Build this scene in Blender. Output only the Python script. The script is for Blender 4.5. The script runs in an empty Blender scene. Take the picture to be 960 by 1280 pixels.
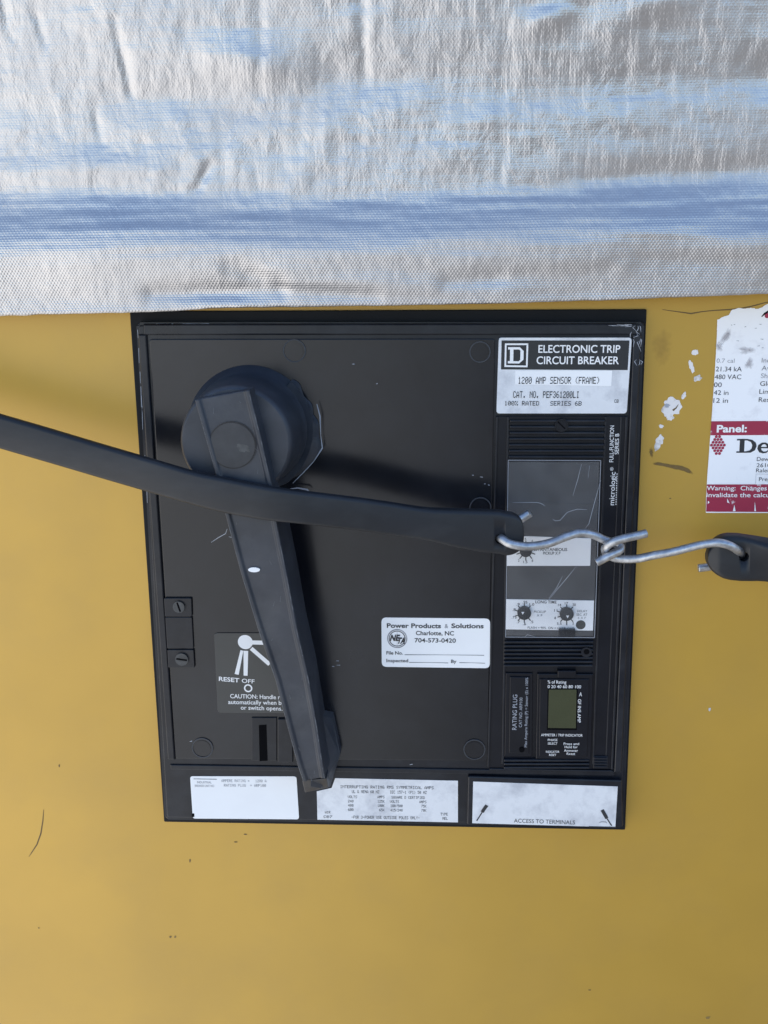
import bpy, bmesh, math, random
from mathutils import Vector, Matrix, noise as mnoise
random.seed(7)
scene = bpy.context.scene
COL = scene.collection
R = math.radians
MM = 0.001

# ------------------------------------------------------------------ camera
F_PX, CX, CY = 1350.0, 480.0, 640.0          # focal length in pixels of a 960x1280 frame
CAM_LOC = Vector((0.0241, -0.4443, 0.1400))
PITCH, YAW, ROLL = -0.2385, 0.0573, -0.0119
cam_rot = (Matrix.Rotation(YAW, 3, 'Z') @ Matrix(((1, 0, 0), (0, 0, -1), (0, 1, 0)))
           @ Matrix.Rotation(PITCH, 3, 'X') @ Matrix.Rotation(ROLL, 3, 'Z'))
cd = bpy.data.cameras.new('camera')
cam = bpy.data.objects.new('camera', cd)
COL.objects.link(cam)
cam.matrix_world = Matrix.Translation(CAM_LOC) @ cam_rot.to_4x4()
cd.sensor_fit = 'VERTICAL'
cd.sensor_height = 24.0
cd.lens = 24.0 * F_PX / 1280.0
cd.clip_start = 0.02
cd.clip_end = 200.0
scene.camera = cam

# ------------------------------------------------------------------ world, sun, exposure
SUN_EL, SUN_AZ = R(58), R(12)                # the sun stands behind the enclosure: this side is lit by open sky
world = bpy.data.worlds.new('World')
scene.world = world
world.use_nodes = True
wn, wl = world.node_tree.nodes, world.node_tree.links
wn.clear()
w_out = wn.new('ShaderNodeOutputWorld')
sky = wn.new('ShaderNodeTexSky')
sky.sky_type = 'NISHITA'
sky.sun_disc = False
sky.sun_elevation = SUN_EL
sky.sun_rotation = SUN_AZ
sky.air_density = 1.0
sky.dust_density = 0.6
sky.ozone_density = 2.0
bg_sky = wn.new('ShaderNodeBackground')
bg_sky.inputs['Strength'].default_value = 0.15
wl.new(sky.outputs[0], bg_sky.inputs['Color'])
tc = wn.new('ShaderNodeTexCoord')
sep = wn.new('ShaderNodeSeparateXYZ')
wl.new(tc.outputs['Generated'], sep.inputs[0])


def w_range(sock, a, b, smooth=True):
    m = wn.new('ShaderNodeMapRange')
    m.interpolation_type = 'SMOOTHSTEP' if smooth else 'LINEAR'
    m.inputs['From Min'].default_value = a
    m.inputs['From Max'].default_value = b
    wl.new(sock, m.inputs['Value'])
    return m.outputs['Result']


# unseen ground added for reflections: pale sunlit gravel left, dark camera operator right
g_ramp = wn.new('ShaderNodeValToRGB')
wl.new(w_range(sep.outputs['X'], -0.55, 0.45, False), g_ramp.inputs['Fac'])
e = g_ramp.color_ramp.elements
e[0].position, e[0].color = 0.0, (1.45, 1.40, 1.34, 1)
e[1].position, e[1].color = 1.0, (0.30, 0.29, 0.29, 1)
for pos, c in ((0.36, (0.86, 0.88, 0.91)), (0.53, (0.58, 0.60, 0.635)), (0.62, (0.14, 0.14, 0.145)), (0.74, (0.06, 0.06, 0.065)), (0.88, (0.22, 0.215, 0.215))):
    k = g_ramp.color_ramp.elements.new(pos)
    k.color = (*c, 1)
bg_gr = wn.new('ShaderNodeBackground')
bg_gr.inputs['Strength'].default_value = 0.75
wl.new(g_ramp.outputs['Color'], bg_gr.inputs['Color'])
mixw = wn.new('ShaderNodeMixShader')
wl.new(w_range(sep.outputs['Z'], -0.06, 0.10), mixw.inputs['Fac'])
wl.new(bg_gr.outputs[0], mixw.inputs[1])
wl.new(bg_sky.outputs[0], mixw.inputs[2])
wl.new(mixw.outputs[0], w_out.inputs['Surface'])

sd = bpy.data.lights.new('sun', 'SUN')
sd.energy = 3.0
sd.angle = R(0.5)
sd.color = (1.0, 0.96, 0.9)
sun = bpy.data.objects.new('sun', sd)
COL.objects.link(sun)
sun.location = (0.5, 1.5, 2)
sdir = Vector((math.sin(SUN_AZ) * math.cos(SUN_EL), math.cos(SUN_AZ) * math.cos(SUN_EL), math.sin(SUN_EL)))
sun.rotation_euler = sdir.to_track_quat('Z', 'Y').to_euler()

scene.view_settings.view_transform = 'Standard'
scene.view_settings.look = 'None'
scene.view_settings.exposure = 1.04
scene.view_settings.gamma = 1.0
scene.render.film_transparent = False


# ------------------------------------------------------------------ geometry helpers
def P(px, py, h=0.0):
    """point that lies h millimetres in front of the enclosure wall, read off the photograph's grid"""
    d = cam_rot @ Vector(((px - CX) / F_PX, -(py - CY) / F_PX, -1.0))
    t = (-h * MM - CAM_LOC.y) / d.y
    return CAM_LOC + d * t


def q2(pts, h):
    return [(P(x, y, h).x, P(x, y, h).z) for x, y in pts]


def rect(x0, y0, x1, y1):
    return [(x0, y0), (x1, y0), (x1, y1), (x0, y1)]


def circle(px, py, r, h, n=40, ry=None):
    """circle of radius r (in photograph pixels) as world x,z pairs"""
    c = P(px, py, h)
    rr = (P(px + r, py, h) - c).length
    ry = rr if ry is None else (P(px, py + ry, h) - c).length
    return [(c.x + rr * math.cos(2 * math.pi * i / n), c.z + ry * math.sin(2 * math.pi * i / n)) for i in range(n)][::-1]


def rounded(pts, r, n=5):
    """round the corners of a world polygon"""
    out = []
    m = len(pts)
    for i in range(m):
        a, b, c = Vector(pts[i - 1]), Vector(pts[i]), Vector(pts[(i + 1) % m])
        da, dc = (a - b), (c - b)
        ra = min(r, da.length * 0.45, dc.length * 0.45)
        p0, p1 = b + da.normalized() * ra, b + dc.normalized() * ra
        for k in range(n + 1):
            t = k / n
            out.append(tuple((1 - t) ** 2 * p0 + 2 * t * (1 - t) * b + t * t * p1))
    return out


def prism(bm, pts, h0, h1, mi=0, bev=0.0, seg=2, smooth=False):
    """solid standing on the wall: outline pts (world x,z, clockwise seen from the front), from h0 to h1 mm"""
    area = sum(pts[i - 1][0] * pts[i][1] - pts[i][0] * pts[i - 1][1] for i in range(len(pts)))
    if area < 0:
        pts = pts[::-1]                      # counter-clockwise in x,z
    back = [bm.verts.new((x, -h0 * MM, z)) for x, z in pts]
    front = [bm.verts.new((x, -h1 * MM, z)) for x, z in pts]
    n = len(pts)
    ff = bm.faces.new(front)
    fb = bm.faces.new(back[::-1])
    fs = []
    for i in range(n):
        j = (i + 1) % n
        fs.append(bm.faces.new((back[i], back[j], front[j], front[i])))
    for f in [ff, fb] + fs:
        f.material_index = mi
    if smooth:
        for f in fs:
            f.smooth = True
    if bev > 0:
        res = bmesh.ops.bevel(bm, geom=list(ff.edges), offset=bev * MM, segments=seg, profile=0.5,
                              affect='EDGES', clamp_overlap=True)
        for f in res['faces']:
            f.material_index = mi
    return ff


def sheet(bm, pts, h, mi=0):
    """flat printed area, h mm off the wall"""
    area = sum(pts[i - 1][0] * pts[i][1] - pts[i][0] * pts[i - 1][1] for i in range(len(pts)))
    if area < 0:
        pts = pts[::-1]
    f = bm.faces.new([bm.verts.new((x, -h * MM, z)) for x, z in pts])
    f.material_index = mi
    f.normal_update()
    if len(pts) > 5:
        bmesh.ops.triangulate(bm, faces=[f])


def ring(bm, outer, inner, h0, h1, mi=0):
    """frame between two outlines of the same length"""
    def ccw(p):
        a = sum(p[i - 1][0] * p[i][1] - p[i][0] * p[i - 1][1] for i in range(len(p)))
        return p if a > 0 else p[::-1]
    outer, inner = ccw(outer), ccw(inner)
    n = len(outer)
    L = [[bm.verts.new((x, -h * MM, z)) for x, z in p] for p, h in ((outer, h0), (outer, h1), (inner, h1), (inner, h0))]
    for a in range(3):
        for i in range(n):
            j = (i + 1) % n
            f = bm.faces.new((L[a][i], L[a][j], L[a + 1][j], L[a + 1][i]))
            f.material_index = mi
    return L


def bevel_sharp(bm, width, seg=2, ang=30):
    bmesh.ops.recalc_face_normals(bm, faces=bm.faces[:])
    ed = [e for e in bm.edges if len(e.link_faces) == 2 and e.calc_face_angle(0) > R(ang)]
    if ed:
        bmesh.ops.bevel(bm, geom=ed, offset=width * MM, segments=seg, profile=0.5, affect='EDGES', clamp_overlap=True)


def stroke(bm, pts, w, h, mi=0):
    """thin flat line through photograph points, w px wide (w may be a list)"""
    ps = [P(x, y, h) for x, y in pts]
    s = (P(pts[0][0] + 1, pts[0][1], h) - ps[0]).length
    vl = []
    for i, p in enumerate(ps):
        a, b = ps[max(i - 1, 0)], ps[min(i + 1, len(ps) - 1)]
        d = (b - a); d.y = 0; d.normalize()
        nrm = Vector((-d.z, 0, d.x))
        ww = (w[i] if isinstance(w, (list, tuple)) else w) * s * 0.5
        vl.append((bm.verts.new(p + nrm * ww), bm.verts.new(p - nrm * ww)))
    for i in range(len(vl) - 1):
        f = bm.faces.new((vl[i][0], vl[i][1], vl[i + 1][1], vl[i + 1][0]))
        f.material_index = mi


def catmull(pts, n=8):
    out = []
    m = len(pts)
    V = [Vector(p) for p in pts]
    for i in range(m - 1):
        p0, p1, p2, p3 = V[max(i - 1, 0)], V[i], V[i + 1], V[min(i + 2, m - 1)]
        for k in range(n):
            t = k / n
            out.append(0.5 * ((2 * p1) + (p2 - p0) * t + (2 * p0 - 5 * p1 + 4 * p2 - p3) * t * t
                              + (3 * p1 - p0 - 3 * p2 + p3) * t ** 3))
    out.append(V[-1])
    return out


def tube(bm, path, r, n=18, mi=0):
    """round wire along world points"""
    prev = None
    t0 = (path[1] - path[0]).normalized()
    up = Vector((0, -1, 0))
    if abs(t0.dot(up)) > 0.9:
        up = Vector((0, 0, 1))
    nrm = (up - t0 * up.dot(t0)).normalized()
    rings = []
    for i, p in enumerate(path):
        t = (path[min(i + 1, len(path) - 1)] - path[max(i - 1, 0)]).normalized()
        nrm = (nrm - t * nrm.dot(t)).normalized()
        b = t.cross(nrm)
        rings.append([bm.verts.new(p + (nrm * math.cos(2 * math.pi * k / n) + b * math.sin(2 * math.pi * k / n)) * r)
                      for k in range(n)])
    for a, c in zip(rings, rings[1:]):
        for k in range(n):
            f = bm.faces.new((a[k], a[(k + 1) % n], c[(k + 1) % n], c[k]))
            f.smooth = True
            f.material_index = mi
    caps = [bm.faces.new(rings[0][::-1]), bm.faces.new(rings[-1])]
    for f in caps:
        f.material_index = mi
    bmesh.ops.bevel(bm, geom=[e for f in caps for e in f.edges], offset=r * 0.18, segments=2, affect='EDGES', profile=0.5)


# ------------------------------------------------------------------ lettering
_dg = None


def font_mesh(s, weight=0.0):
    cu = bpy.data.curves.new('lettering', 'FONT')
    cu.body = s
    cu.size = 1.0
    cu.offset = weight
    cu.resolution_u = 4
    ob = bpy.data.objects.new('lettering', cu)
    COL.objects.link(ob)
    bpy.context.view_layer.update()
    me = bpy.data.meshes.new_from_object(ob.evaluated_get(bpy.context.evaluated_depsgraph_get()))
    vs = [v.co.copy() for v in me.vertices]
    fs = [tuple(p.vertices) for p in me.polygons]
    bpy.data.objects.remove(ob)
    bpy.data.curves.remove(cu)
    bpy.data.meshes.remove(me)
    return vs, fs


CAP = None


def text(bm, s, a, b, cap, h, mi=1, weight=0.0, shear=0.0):
    """printed words from baseline start a to baseline end b (photograph pixels), capitals cap px high"""
    global CAP
    if CAP is None:
        CAP = max(v.y for v in font_mesh('H')[0])
    vs, fs = font_mesh(s, weight)
    if not vs:
        return
    x0, x1 = min(v.x for v in vs), max(v.x for v in vs)
    A, B = P(a[0], a[1], h), P(b[0], b[1], h)
    ex = B - A
    L = ex.length
    ex.normalize()
    up = Vector((-ex.z, 0, ex.x))
    s1 = (P(a[0] + 1, a[1], h) - A).length
    sx, sy = L / (x1 - x0), cap * s1 / CAP
    bv = [bm.verts.new(A + ex * ((v.x - x0) * sx + v.y * sy * shear) + up * (v.y * sy)) for v in vs]
    for f in fs:
        try:
            nf = bm.faces.new([bv[i] for i in f])
            nf.material_index = mi
        except ValueError:
            pass


DOT = {
 '0': '01110 10001 10011 10101 11001 10001 01110', '1': '00100 01100 00100 00100 00100 00100 01110',
 '2': '01110 10001 00001 00110 01000 10000 11111', '3': '01110 10001 00001 00110 00001 10001 01110',
 '4': '00010 00110 01010 10010 11111 00010 00010', '5': '11111 10000 11110 00001 00001 10001 01110',
 '6': '00110 01000 10000 11110 10001 10001 01110', '7': '11111 00001 00010 00100 01000 01000 01000',
 '8': '01110 10001 10001 01110 10001 10001 01110', '9': '01110 10001 10001 01111 00001 00010 01100',
 'A': '00100 01010 10001 10001 11111 10001 10001', 'B': '11110 10001 10001 11110 10001 10001 11110',
 'C': '01110 10001 10000 10000 10000 10001 01110', 'D': '11110 10001 10001 10001 10001 10001 11110',
 'E': '11111 10000 10000 11110 10000 10000 11111', 'F': '11111 10000 10000 11110 10000 10000 10000',
 'G': '01110 10001 10000 10111 10001 10001 01111', 'H': '10001 10001 10001 11111 10001 10001 10001',
 'I': '01110 00100 00100 00100 00100 00100 01110', 'K': '10001 10010 10100 11000 10100 10010 10001',
 'L': '10000 10000 10000 10000 10000 10000 11111', 'M': '10001 11011 10101 10101 10001 10001 10001',
 'N': '10001 11001 10101 10011 10001 10001 10001', 'O': '01110 10001 10001 10001 10001 10001 01110',
 'P': '11110 10001 10001 11110 10000 10000 10000', 'Q': '01110 10001 10001 10001 10101 10010 01101',
 'R': '11110 10001 10001 11110 10100 10010 10001', 'S': '01111 10000 10000 01110 00001 00001 11110',
 'T': '11111 00100 00100 00100 00100 00100 00100', 'U': '10001 10001 10001 10001 10001 10001 01110',
 'V': '10001 10001 10001 10001 10001 01010 00100', 'W': '10001 10001 10001 10101 10101 11011 10001',
 'X': '10001 10001 01010 00100 01010 10001 10001', 'Y': '10001 10001 01010 00100 00100 00100 00100',
 'Z': '11111 00001 00010 00100 01000 10000 11111', '(': '00010 00100 01000 01000 01000 00100 00010',
 ')': '01000 00100 00010 00010 00010 00100 01000', '.': '00000 00000 00000 00000 00000 01100 01100',
 '%': '11001 11001 00010 00100 01000 10011 10011', '-': '00000 00000 00000 11111 00000 00000 00000',
 '/': '00001 00001 00010 00100 01000 10000 10000', '=': '00000 00000 11111 00000 11111 00000 00000',
 '&': '01100 10010 10100 01000 10101 10010 01101'}


def dots(bm, s, a, b, cap, h, mi=1, fat=1.0):
    """dot matrix printing"""
    A, B = P(a[0], a[1], h), P(b[0], b[1], h)
    ex = B - A
    L = ex.length
    ex.normalize()
    up = Vector((-ex.z, 0, ex.x))
    s1 = (P(a[0] + 1, a[1], h) - A).length
    dx = L / (len(s) * 6 - 1)
    dy = cap * s1 / 7
    for ci, ch in enumerate(s):
        if ch not in DOT:
            continue
        for ri, row in enumerate(DOT[ch].split()):
            c = 0
            while c < 5:
                if row[c] == '1':
                    c1 = c
                    while c1 < 5 and row[c1] == '1':
                        c1 += 1
                    u0, u1 = (ci * 6 + c) * dx, (ci * 6 + c1) * dx
                    v0, v1 = (6 - ri) * dy, (7 - ri) * dy * 1.0
                    vs = [A + ex * u0 + up * v0, A + ex * u1 + up * v0, A + ex * u1 + up * v1, A + ex * u0 + up * v1]
                    f = bm.faces.new([bm.verts.new(v) for v in vs])
                    f.material_index = mi
                    c = c1
                else:
                    c += 1


# ------------------------------------------------------------------ objects
def tag(o, label=None, cat=None, group=None, kind=None):
    if label: o['label'] = label
    if cat: o['category'] = cat
    if group: o['group'] = group
    if kind: o['kind'] = kind
    return o


def origin_of(o):
    v = Vector((0, 0, 0))
    while o is not None:
        v += o.location
        o = o.parent
    return v


def obj(name, bm, mats, parent=None, smooth=False, loc=None):
    me = bpy.data.meshes.new(name)
    bm.normal_update()
    base = Vector((0, 0, 0)) if parent is None else origin_of(parent)
    if loc is None and bm.verts:
        lo = Vector([min(v.co[i] for v in bm.verts) for i in range(3)])
        hi = Vector([max(v.co[i] for v in bm.verts) for i in range(3)])
        loc = (lo + hi) / 2
    bmesh.ops.translate(bm, verts=bm.verts[:], vec=-loc)
    bm.to_mesh(me)
    bm.free()
    if not isinstance(mats, (list, tuple)):
        mats = [mats]
    for m in mats:
        me.materials.append(m)
    if smooth:
        for p in me.polygons:
            p.use_smooth = True
    o = bpy.data.objects.new(name, me)
    COL.objects.link(o)
    o.location = loc - base
    if parent is not None:
        o.parent = parent
    return o


def empty(name, loc):
    o = bpy.data.objects.new(name, None)
    o.empty_display_size = 0.02
    COL.objects.link(o)
    o.location = loc
    return o


def NB():
    return bmesh.new()


# ------------------------------------------------------------------ materials
def mat(name, base, rough=0.5, metal=0.0, var=0.0, var_scale=60.0, rvar=0.0, bump=0.0, bump_scale=300.0,
        coat=0.0, coat_rough=0.1, tint=None, tint_amt=0.0, tint_scale=25.0, spec=0.5, stretch=(1, 1, 1), tint_lo=0.45, tint_hi=0.75):
    m = bpy.data.materials.new(name)
    m.use_nodes = True
    n, l = m.node_tree.nodes, m.node_tree.links
    b = n['Principled BSDF']
    b.inputs['Roughness'].default_value = rough
    b.inputs['Metallic'].default_value = metal
    b.inputs['Specular IOR Level'].default_value = spec
    b.inputs['Coat Weight'].default_value = coat
    b.inputs['Coat Roughness'].default_value = coat_rough
    tcn = n.new('ShaderNodeTexCoord')
    mp = n.new('ShaderNodeMapping')
    mp.inputs['Scale'].default_value = stretch
    geo = n.new('ShaderNodeNewGeometry')
    l.new(geo.outputs['Position'], mp.inputs['Vector'])

    def nz(scale, detail=4, rg=0.55):
        t = n.new('ShaderNodeTexNoise')
        t.inputs['Scale'].default_value = scale
        t.inputs['Detail'].default_value = detail
        t.inputs['Roughness'].default_value = rg
        l.new(mp.outputs[0], t.inputs['Vector'])
        return t.outputs['Fac']

    def rng(sock, a, c, lo, hi):
        t = n.new('ShaderNodeMapRange')
        t.inputs['From Min'].default_value = a
        t.inputs['From Max'].default_value = c
        t.inputs['To Min'].default_value = lo
        t.inputs['To Max'].default_value = hi
        l.new(sock, t.inputs['Value'])
        return t.outputs['Result']

    col = None
    if var > 0:
        hsv = n.new('ShaderNodeHueSaturation')
        hsv.inputs['Color'].default_value = (*base, 1)
        l.new(rng(nz(var_scale), 0.3, 0.7, 1 - var, 1 + var), hsv.inputs['Value'])
        col = hsv.outputs[0]
    if tint is not None:
        mx = n.new('ShaderNodeMix')
        mx.data_type = 'RGBA'
        if col is not None:
            l.new(col, mx.inputs[6])
        else:
            mx.inputs[6].default_value = (*base, 1)
        mx.inputs[7].default_value = (*tint, 1)
        l.new(rng(nz(tint_scale, 6, 0.65), tint_lo, tint_hi, 0, tint_amt), mx.inputs[0])
        col = mx.outputs[2]
    if col is not None:
        l.new(col, b.inputs['Base Color'])
    else:
        b.inputs['Base Color'].default_value = (*base, 1)
    if rvar > 0:
        l.new(rng(nz(var_scale * 0.6, 5), 0.3, 0.7, rough - rvar, rough + rvar), b.inputs['Roughness'])
    if bump > 0:
        bp = n.new('ShaderNodeBump')
        bp.inputs['Strength'].default_value = 1.0
        bp.inputs['Distance'].default_value = bump * MM
        l.new(nz(bump_scale, 3), bp.inputs['Height'])
        l.new(bp.outputs[0], b.inputs['Normal'])
    return m


M = {}
M['yellow'] = mat('yellow_paint', (0.51, 0.305, 0.042), 0.44, metal=0.38, var=0.06, var_scale=12, rvar=0.05, bump=0.014, bump_scale=420,
                  coat=0.55, coat_rough=0.28, tint=(0.40, 0.25, 0.06), tint_amt=0.35, tint_scale=14)
M['rubber'] = mat('black_rubber', (0.004, 0.0055, 0.009), 0.55, var=0.2, spec=0.22)
M['bezel'] = mat('black_plastic', (0.0055, 0.0072, 0.0125), 0.34, var=0.2, var_scale=90, rvar=0.08, bump=0.012, bump_scale=900,
                 tint=(0.055, 0.06, 0.07), tint_amt=0.25, tint_scale=70, spec=0.4)
M['cover'] = mat('glossy_cover', (0.0048, 0.0056, 0.0088), 0.19, var=0.2, var_scale=34, rvar=0.06, bump=0.02, bump_scale=60,
                 tint=(0.036, 0.040, 0.050), tint_amt=0.42, tint_scale=12, tint_lo=0.45, tint_hi=0.8)
M['dark'] = mat('shade_and_mark_black', (0.003, 0.003, 0.004), 0.9, spec=0.08)  # shade of the slots put into the colour; also black trim and marks
M['handle'] = mat('dusty_handle', (0.028, 0.033, 0.045), 0.46, var=0.2, var_scale=70, rvar=0.06, bump=0.015, bump_scale=700,
                  tint=(0.085, 0.09, 0.10), tint_amt=0.5, tint_scale=60, tint_lo=0.48, tint_hi=0.8)
M['strap'] = mat('strap_rubber', (0.0085, 0.0102, 0.0145), 0.5, var=0.2, var_scale=60, rvar=0.07, bump=0.03, bump_scale=500,
                 tint=(0.04, 0.043, 0.048), tint_amt=0.4, tint_scale=75, tint_lo=0.48, tint_hi=0.8, stretch=(0.5, 1, 1.3))
M['alu'] = mat('printed_foil', (0.76, 0.77, 0.80), 0.38, metal=0.1, var=0.06, var_scale=80,
               tint=(0.44, 0.45, 0.49), tint_amt=0.8, tint_scale=80, tint_lo=0.46, tint_hi=0.7)
M['white'] = mat('white_label', (0.87, 0.87, 0.88), 0.45, var=0.02, var_scale=60)
M['print'] = mat('white_print', (0.85, 0.85, 0.86), 0.5)
M['greyprint'] = mat('grey_print', (0.35, 0.37, 0.42), 0.5)
M['ink'] = mat('black_ink', (0.022, 0.023, 0.028), 0.45)
M['fadeink'] = mat('faded_ink', (0.22, 0.22, 0.24), 0.5, tint=(0.6, 0.6, 0.62), tint_amt=0.7, tint_scale=260)
M['band'] = mat('black_band', (0.020, 0.022, 0.026), 0.3)
M['block'] = mat('grey_block', (0.058, 0.058, 0.062), 0.4, var=0.1)
M['plate'] = mat('grey_plate', (0.050, 0.050, 0.048), 0.4, var=0.08)
M['trip'] = mat('trip_plastic', (0.003, 0.004, 0.0085), 0.34, var=0.2, var_scale=90, rvar=0.06, bump=0.01, bump_scale=900, spec=0.33)
M['steel'] = mat('zinc_wire', (0.50, 0.515, 0.545), 0.44, metal=1.0, var=0.22, var_scale=420, rvar=0.1, bump=0.05, bump_scale=700,
                 tint=(0.26, 0.26, 0.28), tint_amt=0.7, tint_scale=260)
M['lcd'] = mat('lcd_glass', (0.056, 0.060, 0.030), 0.18, var=0.05, var_scale=90)
M['red'] = mat('red_print', (0.33, 0.018, 0.055), 0.5, var=0.05, tint=(0.7, 0.62, 0.64), tint_amt=0.9, tint_scale=170, tint_lo=0.60, tint_hi=0.66)
M['paper'] = mat('weathered_paper', (0.88, 0.88, 0.90), 0.6, tint=(0.50, 0.48, 0.52), tint_amt=0.5, tint_scale=75, tint_lo=0.55, tint_hi=0.75)
M['scrap'] = mat('paper_scrap', (0.78, 0.75, 0.74), 0.7, tint=(0.30, 0.26, 0.22), tint_amt=0.8, tint_scale=220, tint_lo=0.5, tint_hi=0.7)
M['smear'] = mat('brown_smear', (0.20, 0.13, 0.04), 0.6, tint=(0.34, 0.22, 0.05), tint_amt=0.9, tint_scale=300)
M['stain'] = mat('faint_stain', (0.43, 0.25, 0.055), 0.45, tint=(0.50, 0.285, 0.05), tint_amt=0.9, tint_scale=120)
M['scratch'] = mat('dark_scratch', (0.12, 0.075, 0.025), 0.6)
M['hair'] = mat('pale_scratch', (0.5, 0.5, 0.52), 0.6)
M['cap'] = mat('cap_plastic', (0.018, 0.0205, 0.027), 0.42, var=0.2, var_scale=80, tint=(0.06, 0.063, 0.07), tint_amt=0.4, tint_scale=90)
M['rub'] = mat('rubbed_plastic', (0.11, 0.12, 0.135), 0.5)
M['screw'] = mat('dull_screw', (0.055, 0.058, 0.062), 0.42, metal=0.3, var=0.3, var_scale=400)


def make_clear():
    m = bpy.data.materials.new('clear_plastic')
    m.use_nodes = True
    n, l = m.node_tree.nodes, m.node_tree.links
    n.clear()
    o = n.new('ShaderNodeOutputMaterial')
    tr = n.new('ShaderNodeBsdfTransparent')
    tr.inputs[0].default_value = (0.985, 0.985, 0.99, 1)
    gl = n.new('ShaderNodeBsdfGlossy')
    gl.inputs['Roughness'].default_value = 0.12
    df = n.new('ShaderNodeBsdfDiffuse')
    df.inputs[0].default_value = (0.55, 0.55, 0.56, 1)
    fr = n.new('ShaderNodeFresnel')
    fr.inputs['IOR'].default_value = 1.18
    m1, m2 = n.new('ShaderNodeMixShader'), n.new('ShaderNodeMixShader')
    geo = n.new('ShaderNodeNewGeometry')
    nz = n.new('ShaderNodeTexNoise')
    nz.inputs['Scale'].default_value = 90
    nz.inputs['Detail'].default_value = 5
    l.new(geo.outputs['Position'], nz.inputs['Vector'])
    mr = n.new('ShaderNodeMapRange')
    mr.inputs['From Min'].default_value = 0.35
    mr.inputs['From Max'].default_value = 0.75
    mr.inputs['To Min'].default_value = 0.018
    mr.inputs['To Max'].default_value = 0.055
    l.new(nz.outputs['Fac'], mr.inputs['Value'])
    l.new(mr.outputs[0], m1.inputs[0])
    l.new(tr.outputs[0], m1.inputs[1])
    l.new(df.outputs[0], m1.inputs[2])
    l.new(fr.outputs[0], m2.inputs[0])
    l.new(m1.outputs[0], m2.inputs[1])
    l.new(gl.outputs[0], m2.inputs[2])
    l.new(m2.outputs[0], o.inputs[0])
    return m


M['clear'] = make_clear()


def make_soft(name, col, amount):
    """thin dirt that fades out at its rim"""
    m = bpy.data.materials.new(name)
    m.use_nodes = True
    n, l = m.node_tree.nodes, m.node_tree.links
    b = n['Principled BSDF']
    b.inputs['Base Color'].default_value = (*col, 1)
    b.inputs['Roughness'].default_value = 0.6
    at = n.new('ShaderNodeAttribute')
    at.attribute_name = 'soft'
    nz = n.new('ShaderNodeTexNoise')
    nz.inputs['Scale'].default_value = 420
    nz.inputs['Detail'].default_value = 5
    geo = n.new('ShaderNodeNewGeometry')
    l.new(geo.outputs['Position'], nz.inputs['Vector'])
    ad = n.new('ShaderNodeMath'); ad.operation = 'ADD'
    l.new(at.outputs['Fac'], ad.inputs[0]); l.new(nz.outputs['Fac'], ad.inputs[1])
    mr = n.new('ShaderNodeMapRange')
    mr.inputs['From Min'].default_value = 0.62
    mr.inputs['From Max'].default_value = 1.35
    mr.inputs['To Max'].default_value = amount
    l.new(ad.outputs[0], mr.inputs['Value'])
    l.new(mr.outputs[0], b.inputs['Alpha'])
    return m


M['softstain'] = make_soft('faint_stain', (0.34, 0.21, 0.06), 0.22)
M['softsmear'] = make_soft('brown_smear', (0.17, 0.105, 0.03), 0.9)
M['softdirt'] = make_soft('grey_dirt', (0.36, 0.34, 0.36), 0.55)


def soft_blob(bm, pts, h, mi=0):
    lay = bm.verts.layers.float.get('soft') or bm.verts.layers.float.new('soft')
    n = len(pts)
    cx, cz = sum(p[0] for p in pts) / n, sum(p[1] for p in pts) / n
    rings_ = []
    for k, v in ((1.0, 0.0), (0.78, 0.2), (0.5, 0.5), (0.22, 0.8)):
        r_ = []
        for x, z in pts:
            vt = bm.verts.new((cx + (x - cx) * k, -h * MM, cz + (z - cz) * k))
            vt[lay] = v
            r_.append(vt)
        rings_.append(r_)
    for a, b in zip(rings_, rings_[1:]):
        for i in range(n):
            bm.faces.new((a[i], a[(i + 1) % n], b[(i + 1) % n], b[i])).material_index = mi
    bm.faces.new(rings_[-1]).material_index = mi


def soft_stroke(bm, pts, w, h, mi=0):
    lay = bm.verts.layers.float.get('soft') or bm.verts.layers.float.new('soft')
    ps = [P(x, y, h) for x, y in pts]
    s = (P(pts[0][0] + 1, pts[0][1], h) - ps[0]).length
    rows = []
    for i, p in enumerate(ps):
        a, b = ps[max(i - 1, 0)], ps[min(i + 1, len(ps) - 1)]
        d = (b - a).normalized()
        nn = Vector((-d.z, 0, d.x)) * w[i] * s * 0.5
        r_ = []
        for k, v in ((1, 0.1), (0.5, 0.9), (-0.5, 0.9), (-1, 0.1)):
            vt = bm.verts.new(p + nn * k)
            vt[lay] = v if 0 < i < len(ps) - 1 else 0.0
            r_.append(vt)
        rows.append(r_)
    for a, b in zip(rows, rows[1:]):
        for k in range(3):
            bm.faces.new((a[k], a[k + 1], b[k + 1], b[k])).material_index = mi



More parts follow.
